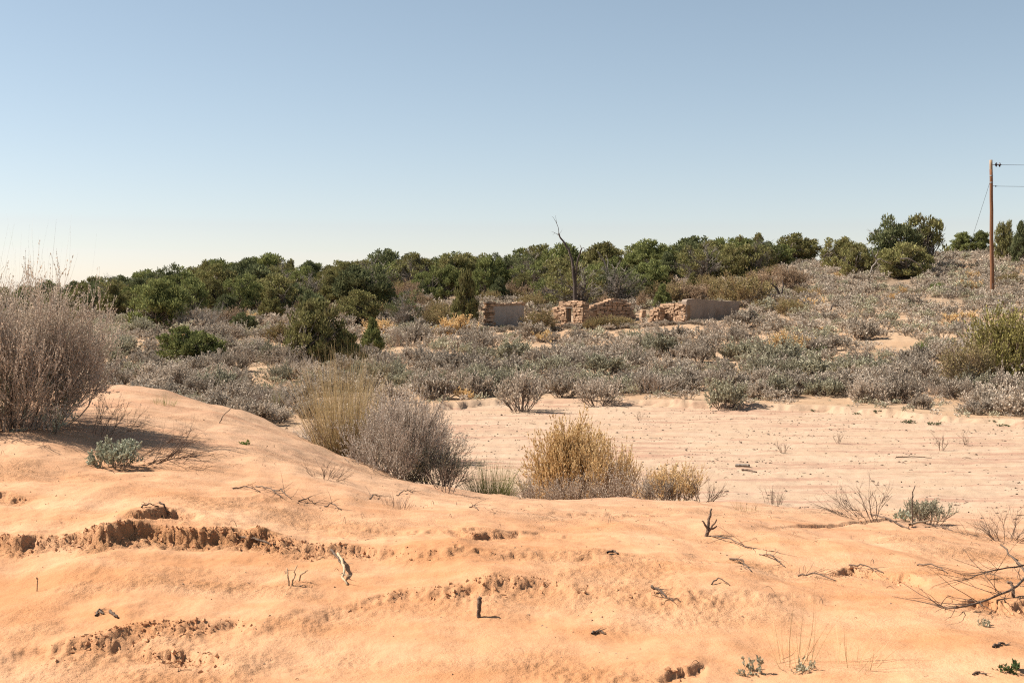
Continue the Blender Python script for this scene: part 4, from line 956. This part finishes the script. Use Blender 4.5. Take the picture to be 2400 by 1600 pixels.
W, F = shrub(907, n1=12, L1=(.2, .45), tilt=(20, 70), n2=5, L2=(.12, .3), n3=3, L3=(.06, .16), nl=2, leaf=(.012, .004), up=.2, wander=.12, r1=.004, baser=.2, lean=(.6, 0))
plant('dry_weed', 'thin dry weed leaning right from the edge of the big left bush', 'weed', 250, 1020, [('stem', W, 'pinkwood'), ('foliage', F, 'pinkgrey')])
# along the dune edge
W, F = shrub(910, n1=26, L1=(.2, .45), tilt=(5, 70), n2=6, L2=(.15, .35), n3=4, L3=(.08, .2), nl=3, leaf=(.025, .006), up=.35, wander=.14, r1=.007, baser=.12)
G = grass_clump(911, 90, (.5, .85), (2, 24), -.2, .0035, .14)
plant('dune_shrub', 'dark-stemmed twiggy shrub with green blades on the dune edge, first from the left', 'shrub', 650, 968, [('stem', W, 'pinkwood'), ('foliage', F, 'sage'), ('grass_blade', G, 'grass_green')])
G = grass_clump(912, 900, (.55, 1.1), (0, 46), -.28, .0035, .34); W, F = shrub(913, n1=30, L1=(.18, .4), tilt=(20, 80), n2=5, L2=(.12, .25), n3=4, L3=(.06, .14), nl=3, leaf=(.02, .006), up=.3, r1=.006, baser=.25)
plant('tall_grass', 'tall tan bunchgrass on the dune edge with dark twigs at its foot', 'grass clump', 802, 1040, [('grass_blade', G, 'grass'), ('stem', W, 'sage_wood'), ('foliage', F, 'sage')], Y=16.8, sc=(.95, 1.0, 1.5))
W, F = shrub(914, n1=56, L1=(.32, .6), tilt=(3, 84), n2=8, L2=(.2, .4), n3=7, L3=(.08, .22), nl=10, leaf=(.018, .005), up=.45, wander=.18, r1=.008, baser=.28)
W2, F2 = shrub(915, n1=7, L1=(.75, 1.15), tilt=(22, 42), n2=5, L2=(.2, .45), n3=3, L3=(.08, .2), nl=0, up=.2, wander=.08, r1=.008, baser=.1, lean=(.45, 0))
plant('sagebrush', 'large grey sagebrush at the foot of the dune slope with long bare twigs', 'shrub', 935, 1092, [('stem', W, 'palewood'), ('foliage', F, 'dune_sage'), ('bare_twig', W2, 'sage_wood')], Y=15.9, sc=(.86, .9, 1.38))
W, F = shrub(916, n1=44, L1=(.3, .55), tilt=(3, 78), n2=7, L2=(.2, .38), n3=6, L3=(.1, .22), nl=9, leaf=(.018, .005), up=.5, wander=.18, r1=.010, baser=.22)
plant('sagebrush', 'grey sagebrush between the tan bunchgrass and the large grey sagebrush', 'shrub', 868, 1060, [('stem', W, 'palewood'), ('foliage', F, 'pinkgrey')], Y=17.4, sc=(1, 1, 1.5))
W, F = shrub(917, n1=26, L1=(.2, .42), tilt=(3, 70), n2=6, L2=(.15, .3), n3=5, L3=(.08, .18), nl=6, leaf=(.022, .006), up=.5, r1=.008, baser=.15)
plant('sagebrush', 'small dark sagebrush at the right foot of the large grey one', 'shrub', 1030, 1108, [('stem', W, 'sage_wood'), ('foliage', F, 'sage_green')], Y=15.8)
plant('grass_clump', 'low green grass under the large grey sagebrush', 'grass clump', 868, 1082, [('grass_blade', grass_clump(918, 260, (.12, .3), (5, 60), -.3, .003, .2), 'grass_green')])
plant('grass_clump', 'pale green grass at the end of the dune edge, left of the dead twigs', 'grass clump', 985, 1128, [('grass_blade', grass_clump(919, 200, (.10, .25), (5, 65), -.3, .003, .22), 'grass_green')])
W, F = shrub(920, n1=9, L1=(.2, .36), tilt=(15, 65), n2=5, L2=(.1, .22), n3=3, L3=(.05, .12), nl=0, up=.2, wander=.16, r1=.006, baser=.08)
plant('dead_shrub', 'dead branching twigs at the low end of the dune edge', 'dead shrub', 1045, 1150, [('twigs', W, 'stick')])
plant('grass_clump', 'yellow-green bunchgrass left of the golden rabbitbrush', 'grass clump', 1150, 1172, [('grass_blade', grass_clump(921, 520, (.3, .62), (2, 48), -.25, .003, .26), 'grass_green')], Y=15.9)
for k, (px, Yq, sx_, h_, lab) in enumerate([(545, 29., 1.1, .95, 'pale sagebrush half hidden behind the dune crest, left of three'), (612, 26., 1.0, 1.05, 'pale sagebrush half hidden behind the dune crest, middle of three'), (700, 24., 1.1, 1.25, 'pale sagebrush half hidden behind the dune crest, right of three'), (985, 27., 1.3, 1.35, 'pale pinkish sagebrush behind the large grey one at the dune foot')]):
    W, F = shrub(925 + k, n1=34, L1=(.3, .55), tilt=(3, 78), n2=7, L2=(.2, .38), n3=6, L3=(.1, .22), nl=8, leaf=(.022, .006), up=.5, wander=.18, r1=.008, baser=.22)
    plant('sagebrush', lab, 'shrub', px, 980, [('stem', W, 'palewood'), ('foliage', F, 'dune_sage' if k != 3 else 'pinkgrey')], Y=Yq, sc=(sx_ * 1.2, sx_ * 1.2, h_))
# golden rabbitbrush
W, F = shrub(930, n1=44, L1=(.42, .62), tilt=(0, 54), n2=13, L2=(.34, .5), n3=7, L3=(.13, .22), nl=11, leaf=(.026, .008), up=.2, wander=.10, r1=.008, baser=.14, leaf_t=(.5, 1), sp=(.62, .3), lean=(-.05, 0))
X_, Y_, z_ = put(1350, 1165, 19.2); ht = ZC + float(slope(958)) * Y_ - z_
plant('rabbitbrush', 'large golden domed rabbitbrush in the middle of the wash edge', 'shrub', 1342, 1165, [('stem', W, 'goldwood'), ('flower_heads', F, 'gold')], Y=19.2, sc=(.86, .86, ht / 1.08))
W, F = shrub(931, n1=30, L1=(.5, .8), tilt=(25, 70), n2=7, L2=(.25, .45), n3=5, L3=(.12, .24), nl=7, leaf=(.03, .0075), up=.5, wander=.09, r1=.009, baser=.15, leaf_t=(.45, 1), sp=(.26, .24), lean=(.55, 0))
plant('rabbitbrush', 'lower golden rabbitbrush leaning right out of the large domed one', 'shrub', 1400, 1165, [('stem', W, 'goldwood'), ('flower_heads', F, 'gold')], Y=18.6, sc=(.8, .8, 1.15))
for k, (px, lab, sc_, Yq) in enumerate([(1262, 'dry brown twigs at the left foot of the golden rabbitbrush', 1.0, 17.2), (1345, 'dry brown twigs under the middle of the golden rabbitbrush', .9, 17.0), (1455, 'dry brown twigs at the right foot of the golden rabbitbrush', 1.15, 17.2)]):
    W, F = shrub(935 + k, n1=34, L1=(.25, .5), tilt=(5, 70), n2=6, L2=(.15, .32), n3=4, L3=(.08, .2), nl=3, leaf=(.02, .005), up=.4, wander=.13, r1=.006, baser=.25)
    plant('dry_shrub', lab, 'shrub', px, 1168, [('stem', W, 'pinkwood'), ('foliage', F, 'pinkgrey')], Y=Yq, sc=sc_ * .85)
W, F = shrub(940, n1=32, L1=(.22, .42), tilt=(3, 70), n2=6, L2=(.15, .28), n3=5, L3=(.06, .15), nl=7, leaf=(.022, .006), up=.6, r1=.006, baser=.18)
plant('rabbitbrush', 'small yellowish rabbitbrush right of the large golden one', 'shrub', 1580, 1180, [('stem', W, 'goldwood'), ('flower_heads', F, 'gold')], Y=16.0, sc=.9)
W, F = shrub(941, n1=20, L1=(.2, .34), tilt=(3, 70), n2=6, L2=(.12, .24), n3=5, L3=(.06, .13), nl=7, leaf=(.02, .006), up=.6, r1=.006, baser=.12)
plant('sagebrush', 'small grey-green sagebrush beside the small yellowish rabbitbrush', 'shrub', 1545, 1178, [('stem', W, 'sage_wood'), ('foliage', F, 'sage')], Y=15.8, sc=.75)
W, F = shrub(942, n1=12, L1=(.18, .34), tilt=(10, 65), n2=5, L2=(.1, .24), n3=3, L3=(.06, .14), nl=0, up=.3, wander=.15, r1=.006, baser=.1)
plant('dead_shrub', 'dark bare twigs right of the small yellowish rabbitbrush', 'dead shrub', 1640, 1172, [('twigs', W, 'stick')], Y=15.6)
# right side of the dune
W, F = shrub(943, n1=22, L1=(.14, .28), tilt=(2, 28), n2=3, L2=(.06, .14), n3=2, L3=(.03, .08), nl=0, up=.2, wander=.06, r1=.0035, baser=.14)
plant('dry_weed', 'upright cluster of thin dark stems right of the rabbitbrushes', 'weed', 1812, 1182, [('stem', W, 'stick')])
plant('grass_clump', 'small pale dry grass tuft left of the upright dark stems', 'grass clump', 1748, 1198, [('grass_blade', grass_clump(944, 70, (.08, .2), (5, 60), -.3, .0025, .1), 'grass')])
W, F = shrub(945, n1=18, L1=(.22, .42), tilt=(20, 70), n2=5, L2=(.1, .24), n3=3, L3=(.05, .12), nl=0, up=.1, wander=.12, r1=.004, baser=.14, lean=(-.7, 0))
plant('dead_shrub', 'dark dead twigs leaning left on the right dune shoulder', 'dead shrub', 2030, 1214, [('twigs', W, 'stick')])
W, F = shrub(946, n1=40, L1=(.12, .24), tilt=(2, 60), n2=5, L2=(.08, .16), n3=4, L3=(.04, .1), nl=8, leaf=(.018, .005), up=.8, r1=.004, baser=.15)
plant('sagebrush', 'small grey-green sagebrush on the right dune shoulder beside an upright stick', 'shrub', 2168, 1226, [('stem', W, 'sage_wood'), ('foliage', F, 'sage_green')])
W, F = shrub(947, n1=10, L1=(.06, .12), tilt=(10, 70), n2=2, L2=(.03, .06), n3=2, L3=(.02, .04), nl=4, leaf=(.05, .010), up=.5, r1=.003, baser=.05)
plant('green_plant', 'small broad-leaved green plant left of the upright stick', 'plant', 2122, 1218, [('stem', W, 'green'), ('foliage', F, 'silver')])
W, F = shrub(948, n1=22, L1=(.18, .38), tilt=(30, 82), n2=5, L2=(.1, .2), n3=3, L3=(.05, .12), nl=0, up=.1, wander=.14, r1=.004, baser=.14)
plant('dead_shrub', 'low tangle of dead twigs at the right edge of the dune shoulder', 'dead shrub', 2362, 1266, [('twigs', W, 'stick')])
for k, (px, py, n, L, lab, mt) in enumerate([(1860, 1560, 26, (.18, .5), 'sparse thin grass clump at the bottom right, left of two', 'grass'), (2000, 1562, 22, (.15, .42), 'sparse thin grass clump at the bottom right, right of two', 'grass'),
        (385, 948, 80, (.1, .22), 'small green-brown grass tuft on the dune top', 'grass_green'), (236, 902, 70, (.12, .24), 'small grass tuft at the dune top beside the big left bush', 'grass_green'),
        (930, 1190, 60, (.08, .2), 'flattened dead tuft on the sand below the dune edge', 'pinkwood'), (500, 935, 60, (.15, .35), 'brown dry stalks on the dune crest, left of two', 'pinkgrey'), (556, 948, 70, (.15, .35), 'brown dry stalks on the dune crest, right of two', 'pinkgrey')]):
    plant('grass_clump', lab, 'grass clump', px, py, [('grass_blade', grass_clump(960 + k, n, L, (2, 50), -.25, .0022, .09 if n < 40 else .12), mt)])
for k, (px, py, lab, mt, s_) in enumerate([(1763, 1578, 'tiny silvery plant at the bottom, left of the sparse grass', 'sage_green', .8), (1884, 1572, 'tiny silvery plant at the foot of the left sparse grass', 'sage_green', .7), (2368, 1572, 'small green plant in the bottom right corner', 'cushion', .8),
        (575, 1042, 'tiny green sprout on the open dune slope', 'green', .8), (2305, 1465, 'tiny grey sprout beside the dead branches at right', 'sage_green', .6)]):
    W, F = shrub(970 + k, n1=9, L1=(.05, .10), tilt=(5, 70), n2=3, L2=(.02, .05), n3=2, L3=(.01, .03), nl=4, leaf=(.026, .006), up=.6, r1=.003, baser=.03)
    plant('small_plant', lab, 'plant', px, py, [('stem', W, mt), ('foliage', F, mt)], sc=s_)
W, F = shrub(980, n1=9, L1=(.12, .28), tilt=(25, 82), n2=4, L2=(.06, .16), n3=3, L3=(.03, .1), nl=0, up=.1, wander=.15, r1=.004, baser=.05)
plant('dead_shrub', 'small dead branching weed on the middle of the dune slope', 'dead shrub', 768, 1122, [('twigs', W, 'stick')])
for k, (px, py, s_) in enumerate([(1965, 1040, 1), (2205, 1056, 1.3), (2265, 1044, 1.1), (1836, 1062, 1.1), (1500, 985, .9), (1735, 962, .8)]):
    W, F = shrub(985 + k, n1=7, L1=(.12, .3), tilt=(5, 40), n2=3, L2=(.08, .18), n3=2, L3=(.04, .1), nl=0, up=.2, wander=.1, r1=.006, baser=.03)
    plant('dry_weed', ['first bare weed sprig on the right wash bed, left of two', 'bare weed sprig on the right wash bed, largest', 'bare weed sprig on the far right of the wash bed', 'bare weed sprig in the middle of the right wash bed', 'bare weed sprig above the golden rabbitbrush', 'bare weed sprig below the round pale sagebrush'][k], 'weed', px, py, [('stem', W, 'pinkwood')], sc=s_)
CU = [(1910, 963, 22), (2008, 971, 24), (2058, 966, 24), (2132, 990, 34), (2190, 994, 34), (2270, 968, 20), (2298, 968, 30), (2352, 998, 28), (2324, 989, 22)]
words = ['first from the left', 'second from the left', 'third from the left', 'wide flat one below the small pale sagebrush', 'wide flat one right of centre', 'left of the close pair', 'right of the close pair', 'brightest one at the far right', 'thin one above the brightest']
for k, (px, py, wp) in enumerate(CU):
    X_, Y_, z_ = hit(px, py, 20.); q = wp / FPX * Y_
    W, F = shrub(1000 + k, n1=18, L1=(.1, .16), tilt=(20, 88), n2=3, L2=(.05, .09), n3=3, L3=(.03, .06), nl=5, leaf=(.035, .012), up=.3, r1=.004, baser=.14)
    plant('cushion_plant', 'dark green cushion plant on the far bank, ' + words[k], 'plant', px, py, [('stem', W, 'sage_wood'), ('foliage', F, 'cushion')], Y=Y_, sc=(q / .5, q / .5, q / .9), group='cushion plants on the far bank')

# ------------------------------------------------------------------ sticks, roots and dead branches on the sand
def ground_path(pix, lifts):
    return np.array([(lambda h: (h[0], h[1], h[2] + l))(hit(a, b)) for (a, b), l in zip(pix, lifts)])
def stick(label, pix, lifts, r0, r1, mat='stick', name='stick', cat='stick', K=10, jit=.004, upright=False, twigs=0, tl=.15):
    if upright:
        h = hit(*pix[0]); P = np.array([pt(a, b, h[1] + .02 * k) for k, (a, b) in enumerate(pix)]); P[0, 2] = h[2] - .05
    else: P = ground_path(pix, lifts)
    b = P[0].copy(); g = thing(name, label, cat, tuple(b)); p = poly(P - b, K, jit)[None]; mb = MB(); tubes(mb, p, r0, r1, 6); mb.obj('shaft', M[mat], g, True)
    if twigs:
        rg = np.random.default_rng(int(pix[0][0])); Q, D = spawn(p, twigs, .15, 1, .55, rg); D[:, 2] = np.abs(D[:, 2]) * .4
        q = grow(Q, D, rg.uniform(.4, 1.2, len(Q)) * tl, 5, -.1, .14, rg); w_ = q.reshape(-1, 3) + b; q = q.copy(); gg = gz(w_[:, 0], w_[:, 1]) - b[2] + .004; q[..., 2] = np.maximum(q[..., 2], gg.reshape(q.shape[:2]))
        mb = MB(); tubes(mb, q, r1 * .7, r1 * .25, 4); mb.obj('twigs', M[mat], g)
    return g
stick('short dark stick standing upright in the sand at bottom centre', [(1118, 1450), (1121, 1428), (1127, 1398)], None, .011, .013, upright=True)
stick('thin dark stick lying on the sand left of centre', [(562, 1263), (600, 1272), (646, 1286)], [.012, .02, .01], .010, .006)
g = stick('forked dead stump standing in the sand right of centre', [(1654, 1257), (1660, 1236), (1664, 1210), (1668, 1191)], None, .016, .007, upright=True, name='dead_stump', cat='stump')
for pix in ([(1656, 1250), (1668, 1234), (1680, 1216)], [(1660, 1240), (1652, 1226), (1645, 1220)], [(1662, 1238), (1672, 1240), (1680, 1232)]):
    h = hit(1654, 1257); P = np.array([pt(a, b, h[1]) for a, b in pix]) - np.array(g.location); mb = MB(); tubes(mb, poly(P, 6, .003)[None], .011, .005, 5); mb.obj('prong', M['stick'], g, True)
stick('thin root trailing right from the forked stump', [(1668, 1258), (1710, 1272), (1750, 1284), (1812, 1293)], [.004, .03, .01, .004], .006, .003, twigs=10, tl=.25)
stick('upright thin stick beside the small sagebrush on the right shoulder', [(2136, 1232), (2138, 1190), (2139, 1160), (2145, 1137)], None, .008, .005, upright=True)
stick('thin bent stick right of the leaning dead twigs', [(2052, 1212), (2056, 1180), (2044, 1152)], None, .005, .003, upright=True)
stick('dark root running along the sand to the small sagebrush', [(2040, 1208), (2080, 1222), (2130, 1240)], [.02, .03, .01], .012, .006, twigs=6)
stick('pale driftwood branch under the small sagebrush', [(2132, 1236), (2170, 1230), (2216, 1228)], [.03, .04, .04], .012, .005, 'palestick', twigs=5, tl=.1)
stick('dark short stick below the small sagebrush', [(2190, 1234), (2210, 1240), (2232, 1244)], [.01, .02, .006], .009, .004)
stick('thin curved stick standing on the dune crest', [(510, 992), (522, 975), (541, 956)], None, .007, .004, upright=True)
stick('thick dark dead branch rising at the right edge', [(2420, 1372), (2390, 1340), (2366, 1320), (2345, 1302)], [.03, .05, .07, .09], .010, .006, name='dead_branch', cat='dead branch')
stick('forked dead branch with many twigs at the right edge', [(2420, 1360), (2380, 1398), (2330, 1420), (2250, 1436), (2200, 1424)], [.06, .05, .03, .02, .01], .009, .004, name='dead_branch', cat='dead branch', twigs=24, tl=.36)
stick('crooked dark root arching out of the sand at right', [(2376, 1400), (2374, 1370), (2360, 1362)], None, .012, .008, upright=True)
stick('spray of thin dead twigs above the forked branch at right', [(2420, 1350), (2330, 1352), (2260, 1362)], [.08, .05, .01], .007, .003, name='dead_branch', cat='dead branch', twigs=22, tl=.36)
stick('small dark twig cluster right of bottom centre', [(1528, 1386), (1545, 1392), (1575, 1408)], [.03, .025, .005], .010, .004, twigs=12, tl=.12)
stick('thin arched twig above the small dark cluster', [(1668, 1370), (1682, 1364), (1710, 1372)], [.002, .03, .004], .005, .003)
stick('dark wood chip on the sand below the small twig cluster', [(1388, 1486), (1402, 1481), (1420, 1488)], [.004, .010, .003], .008, .004, twigs=4, tl=.05)
stick('dark wood chip at the lower right', [(2328, 1518), (2345, 1510), (2362, 1512)], [.004, .010, .003], .008, .004, twigs=4, tl=.05)
stick('flat dark chip at the very bottom right', [(2280, 1582), (2296, 1578), (2312, 1584)], [.003, .008, .003], .006, .003, twigs=3, tl=.04)
stick('short dark chip at the lower left, left of two', [(224, 1444), (234, 1434), (242, 1440)], [.004, .012, .003], .007, .004, twigs=5, tl=.05)
stick('short dark chip at the lower left, right of two', [(258, 1434), (264, 1444), (276, 1450)], [.006, .012, .004], .009, .006)
for k, (pix, lab) in enumerate([([(681, 1372), (676, 1345), (672, 1330)], 'pale dry twig in the gully, left of three'), ([(682, 1372), (690, 1345), (697, 1324)], 'pale dry twig in the gully, middle of three'), ([(688, 1366), (706, 1346), (722, 1336)], 'pale dry twig in the gully, right of three')]):
    stick(lab, pix, None, .006, .003, 'palestick', upright=True, twigs=3, tl=.06)
stick('pale root hanging over the broken sand edge', [(792, 1308), (800, 1330), (808, 1345), (802, 1358), (814, 1372)], [.03, .04, .03, .02, .004], .011, .006, 'palestick', name='root', cat='root', twigs=5, tl=.12)
stick('dark root beside the pale one over the broken sand edge', [(776, 1300), (792, 1318), (800, 1330)], [.03, .03, .02], .009, .005, name='root', cat='root')
stick('thin upright twig at the lower left', [(86, 1386), (86, 1350), (87, 1362)], None, .003, .002, upright=True)
stick('dead twig above the left hollow, left of two', [(332, 1190), (350, 1186), (372, 1192)], [.004, .02, .004], .006, .003, twigs=5, tl=.1)
stick('dead twig above the left hollow, right of two', [(374, 1186), (384, 1196), (394, 1206)], [.03, .02, .004], .008, .005)
stick('short dark stick below the flattened dead tuft', [(1424, 1298), (1436, 1296), (1450, 1300)], [.008, .012, .004], .008, .006)
stick('short thick log lying on the wash bed', [(1724, 1094), (1740, 1094), (1756, 1095)], [.03, .03, .03], .035, .03, 'bark', name='log', cat='log')
stick('thin stick lying on the wash bed below the log', [(1738, 1103), (1755, 1105), (1774, 1108)], [.02, .025, .015], .02, .012)
stick('long thin stick on the far part of the wash bed', [(2100, 1074), (2140, 1073), (2184, 1075)], [.02, .03, .02], .012, .008)
for k, (a, b, c, d) in enumerate([(545, 1146, 610, 1154), (600, 1140, 660, 1168), (640, 1150, 682, 1170), (700, 1176, 740, 1182), (760, 1188, 800, 1196), (866, 1170, 890, 1166), (930, 1162, 968, 1156), (1100, 1190, 1120, 1196), (1780, 1300, 1840, 1330), (1710, 1310, 1760, 1340), (1990, 1325, 2070, 1350), (2150, 1325, 2220, 1345), (1870, 1350, 1960, 1364)]):
    stick(['long dead twig on the dune slope, first of a scattered row', 'curved dead twig on the dune slope, second of the scattered row', 'short dead twig on the dune slope, third of the scattered row', 'dead twig on the dune slope, fourth of the scattered row', 'dead twig on the dune slope, fifth of the scattered row', 'dark stick left of the low dead twigs on the dune edge', 'dark stick just above the flattened dead tuft', 'short twig below the end of the dune edge', 'dry stem lying right of the forked stump root', 'dry stem crossing below the forked stump root', 'dead twig above the crumbled clods at right', 'dead twig right of the crumbled clods', 'long thin twig left of the crumbled clods'][k],
          [(a, b), ((a + c) / 2, (b + d) / 2 - 3), (c, d)], [.004, .03, .006], .006, .003, twigs=7, tl=.16)

# ------------------------------------------------------------------ pebbles, litter and clods
rp = np.random.default_rng(99)
def scatter(name, label, n, y0, y1, smin, smax, mat, cond, flat=.5, cat='pebbles'):
    Yp = np.sqrt(rp.uniform(y0 ** 2, y1 ** 2, n)); Xp = rp.uniform(-.46, .46, n) * Yp
    px, r, ww, e = regions(Xp, Yp); k = cond(px, Yp, r, ww, e, Xp); Xp, Yp = Xp[k], Yp[k]; n = len(Xp); Zp = gz(Xp, Yp)
    o = np.array([[1, 0, 0], [-.6, .8, 0], [-.5, -.9, 0], [.1, 0, .9], [0, .1, -.9]], float); T = np.array([[0, 1, 3], [1, 2, 3], [2, 0, 3], [1, 0, 4], [2, 1, 4], [0, 2, 4]])
    s = (smin * (smax / smin) ** (rp.uniform(0, 1, n) ** 2))[:, None, None]
    a = rp.uniform(0, 6.28, n); c, si = np.cos(a)[:, None], np.sin(a)[:, None]
    V = o[None] * (1 + .3 * rp.normal(size=(n, 5, 3))) * s * np.array([1, .75, flat]); V = np.stack([V[..., 0] * c - V[..., 1] * si, V[..., 0] * si + V[..., 1] * c, V[..., 2]], -1) + np.stack([Xp, Yp, Zp], 1)[:, None]
    mb = MB(); mb.add(V, None, (T[None] + 5 * np.arange(n)[:, None, None]).reshape(-1, 3)); ob = mb.obj(name, M[mat]); tag(ob, label, cat, None, 'stuff'); return ob
scatter('pebbles', 'small dark pebbles and chips strewn over the wash bed', 26000, 17, 44, .009, .05, 'stick', lambda px, Y, r, ww, e, X: (Y > r + ww * .6) & (Y < e) & (rp.uniform(size=len(Y)) < np.clip(.4 + .9 * fbm(X * .35, Y * .8, 61, 3), .05, 1)))
scatter('sand_clods', 'small orange sand clods scattered over the dune', 9000, 5, 16, .003, .013, 'mortar', lambda px, Y, r, ww, e, X: (Y < r) & (rp.uniform(size=len(Y)) < np.clip(.15 + .9 * fbm(X * .8, Y * .8, 62, 3), .02, 1)), .7, 'clods')
scatter('bank_rubble', 'small clods along the cut bank of the wash', 2500, 34, 52, .02, .09, 'mortar', lambda px, Y, r, ww, e, X: (np.abs(Y - e - .6) < 2.5) & (rp.uniform(size=len(Y)) < np.clip(.3 + fbm(X * .4, Y * .4, 63, 3), .02, 1)), .6, 'rubble')
def clods():
    Vs = []; o = np.array([[1, 0, 0], [-.6, .8, 0], [-.5, -.9, 0], [.1, 0, .9], [0, .1, -.9]], float); T = np.array([[0, 1, 3], [1, 2, 3], [2, 0, 3], [1, 0, 4], [2, 1, 4], [0, 2, 4]])
    for P, Yk, A, wd, back, rg in SCW:
        n = int((P[-1] - P[0]) * 1.5); p = rp.uniform(max(P[0], -150), min(P[-1], 2450), n); a = np.interp(p, P, A); k = rp.uniform(size=n) < np.clip((a - .03) / .06, 0, 1) * .7; p = p[k]; a = a[k]
        Yq = np.interp(p, P, Yk); e0 = fbm((p - 1200) / FPX * Yq * 1.6, 0 * p + 2.3, 44, 3, .5); Yq = Yq - .10 * e0 - np.abs(rp.normal(.02, .10, len(p))); Xq = (p - 1200) / FPX * Yq; Zq = gz(Xq, Yq)
        sz_ = .004 * (4.2 ** (rp.uniform(0, 1, len(p)) ** 1.7)); an = rp.uniform(0, 6.28, len(p)); c, si = np.cos(an)[:, None], np.sin(an)[:, None]
        V = o[None] * (1 + .35 * rp.normal(size=(len(p), 5, 3))) * sz_[:, None, None] * np.array([1.1, .9, .8]); Vs.append(np.stack([V[..., 0] * c - V[..., 1] * si, V[..., 0] * si + V[..., 1] * c, V[..., 2]], -1) + np.stack([Xq, Yq, Zq + sz_ * .2], 1)[:, None])
    V = np.concatenate(Vs); n = len(V); mb = MB(); mb.add(V, None, (T[None] + 5 * np.arange(n)[:, None, None]).reshape(-1, 3)); tag(mb.obj('crust_clods', M['sand']), 'broken crust clods crumbled below the sand ledges', 'clods', None, 'stuff')
clods()
def litter(name, label, n, y0, y1, L, r, cond, mat='stick'):
    Yp = np.sqrt(rp.uniform(y0 ** 2, y1 ** 2, n)); Xp = rp.uniform(-.45, .45, n) * Yp; px, rr, ww, e = regions(Xp, Yp); k = cond(px, Yp, rr, ww, e, Xp); Xp, Yp = Xp[k], Yp[k]; n = len(Xp)
    a = rp.uniform(0, 6.28, n); l = rp.uniform(*L, n) * rp.uniform(.3, 1, n); K = 5; s = np.linspace(0, 1, K)
    cv = rp.normal(0, .5, n); A = a[:, None] + cv[:, None] * s[None]
    x = Xp[:, None] + np.cumsum(np.cos(A) * l[:, None] / K, 1); y = Yp[:, None] + np.cumsum(np.sin(A) * l[:, None] / K, 1); z = gz(x.ravel(), y.ravel()).reshape(x.shape) + r + np.abs(rp.normal(0, .006, n))[:, None] * np.sin(np.pi * s)[None] * 3
    mb = MB(); tubes(mb, np.stack([x, y, z], -1), r * rp.uniform(.5, 1.2, n), r * .4, 3); ob = mb.obj(name, M[mat]); tag(ob, label, 'twigs', None, 'stuff')
litter('twig_litter', 'fine dead twigs scattered over the dune', 1300, 5.4, 17, (.02, .14), .0022, lambda px, Y, r, ww, e, X: (Y < r + 1) & (rp.uniform(size=len(Y)) < np.clip(.3 + 1.1 * fbm(X * .5, Y * .5, 64, 2), .03, 1)))
litter('wash_litter', 'fine dead twigs and bark strewn over the wash bed', 1500, 17, 46, (.06, .35), .007, lambda px, Y, r, ww, e, X: (Y > r + ww * .5) & (rp.uniform(size=len(Y)) < np.clip(.25 + 1.1 * fbm(X * .3, Y * .7, 65, 2), .03, 1)))
# small dry weeds and seedlings on the far bank and lower slope
Yp = np.sqrt(rp.uniform(37 ** 2, 72 ** 2, 1500)); Xp = rp.uniform(-.45, .45, 1500) * Yp; e = regions(Xp, Yp)[3]; k = Yp > e + .3; Xp, Yp = Xp[k], Yp[k]; Zp = gz(Xp, Yp)
TW = [shrub(400 + i, n1=8, L1=(.05, .11), tilt=(5, 75), n2=2, L2=(.04, .09), n3=2, L3=(.03, .06), nl=3, leaf=(.05, .012), up=.5, r1=.005, twig3=False, k1=3)[1].arrays() for i in range(4)]
for kd, nm, lab, sel in (('pinkgrey', 'dry_seedlings', 'tiny dry weeds dotted over the far bank and lower slope', 0), ('sage_green', 'green_seedlings', 'tiny green-grey seedlings dotted over the far bank and lower slope', 1)):
    mb = MB()
    for i in range(sel, len(Xp), 2):
        V, Q, T = TW[i % 4]; s = rp.uniform(.5, 1.7); a = rp.uniform(0, 6.28); ca, sa = math.cos(a), math.sin(a)
        mb.add(V @ (np.array([[ca, sa, 0], [-sa, ca, 0], [0, 0, 1]]) * s) + np.array([Xp[i], Yp[i], Zp[i]]), Q, T, tone=rp.uniform(-.25, .15))
    tag(mb.obj(nm, M[kd], None, tone=True), lab, 'weeds', None, 'stuff')
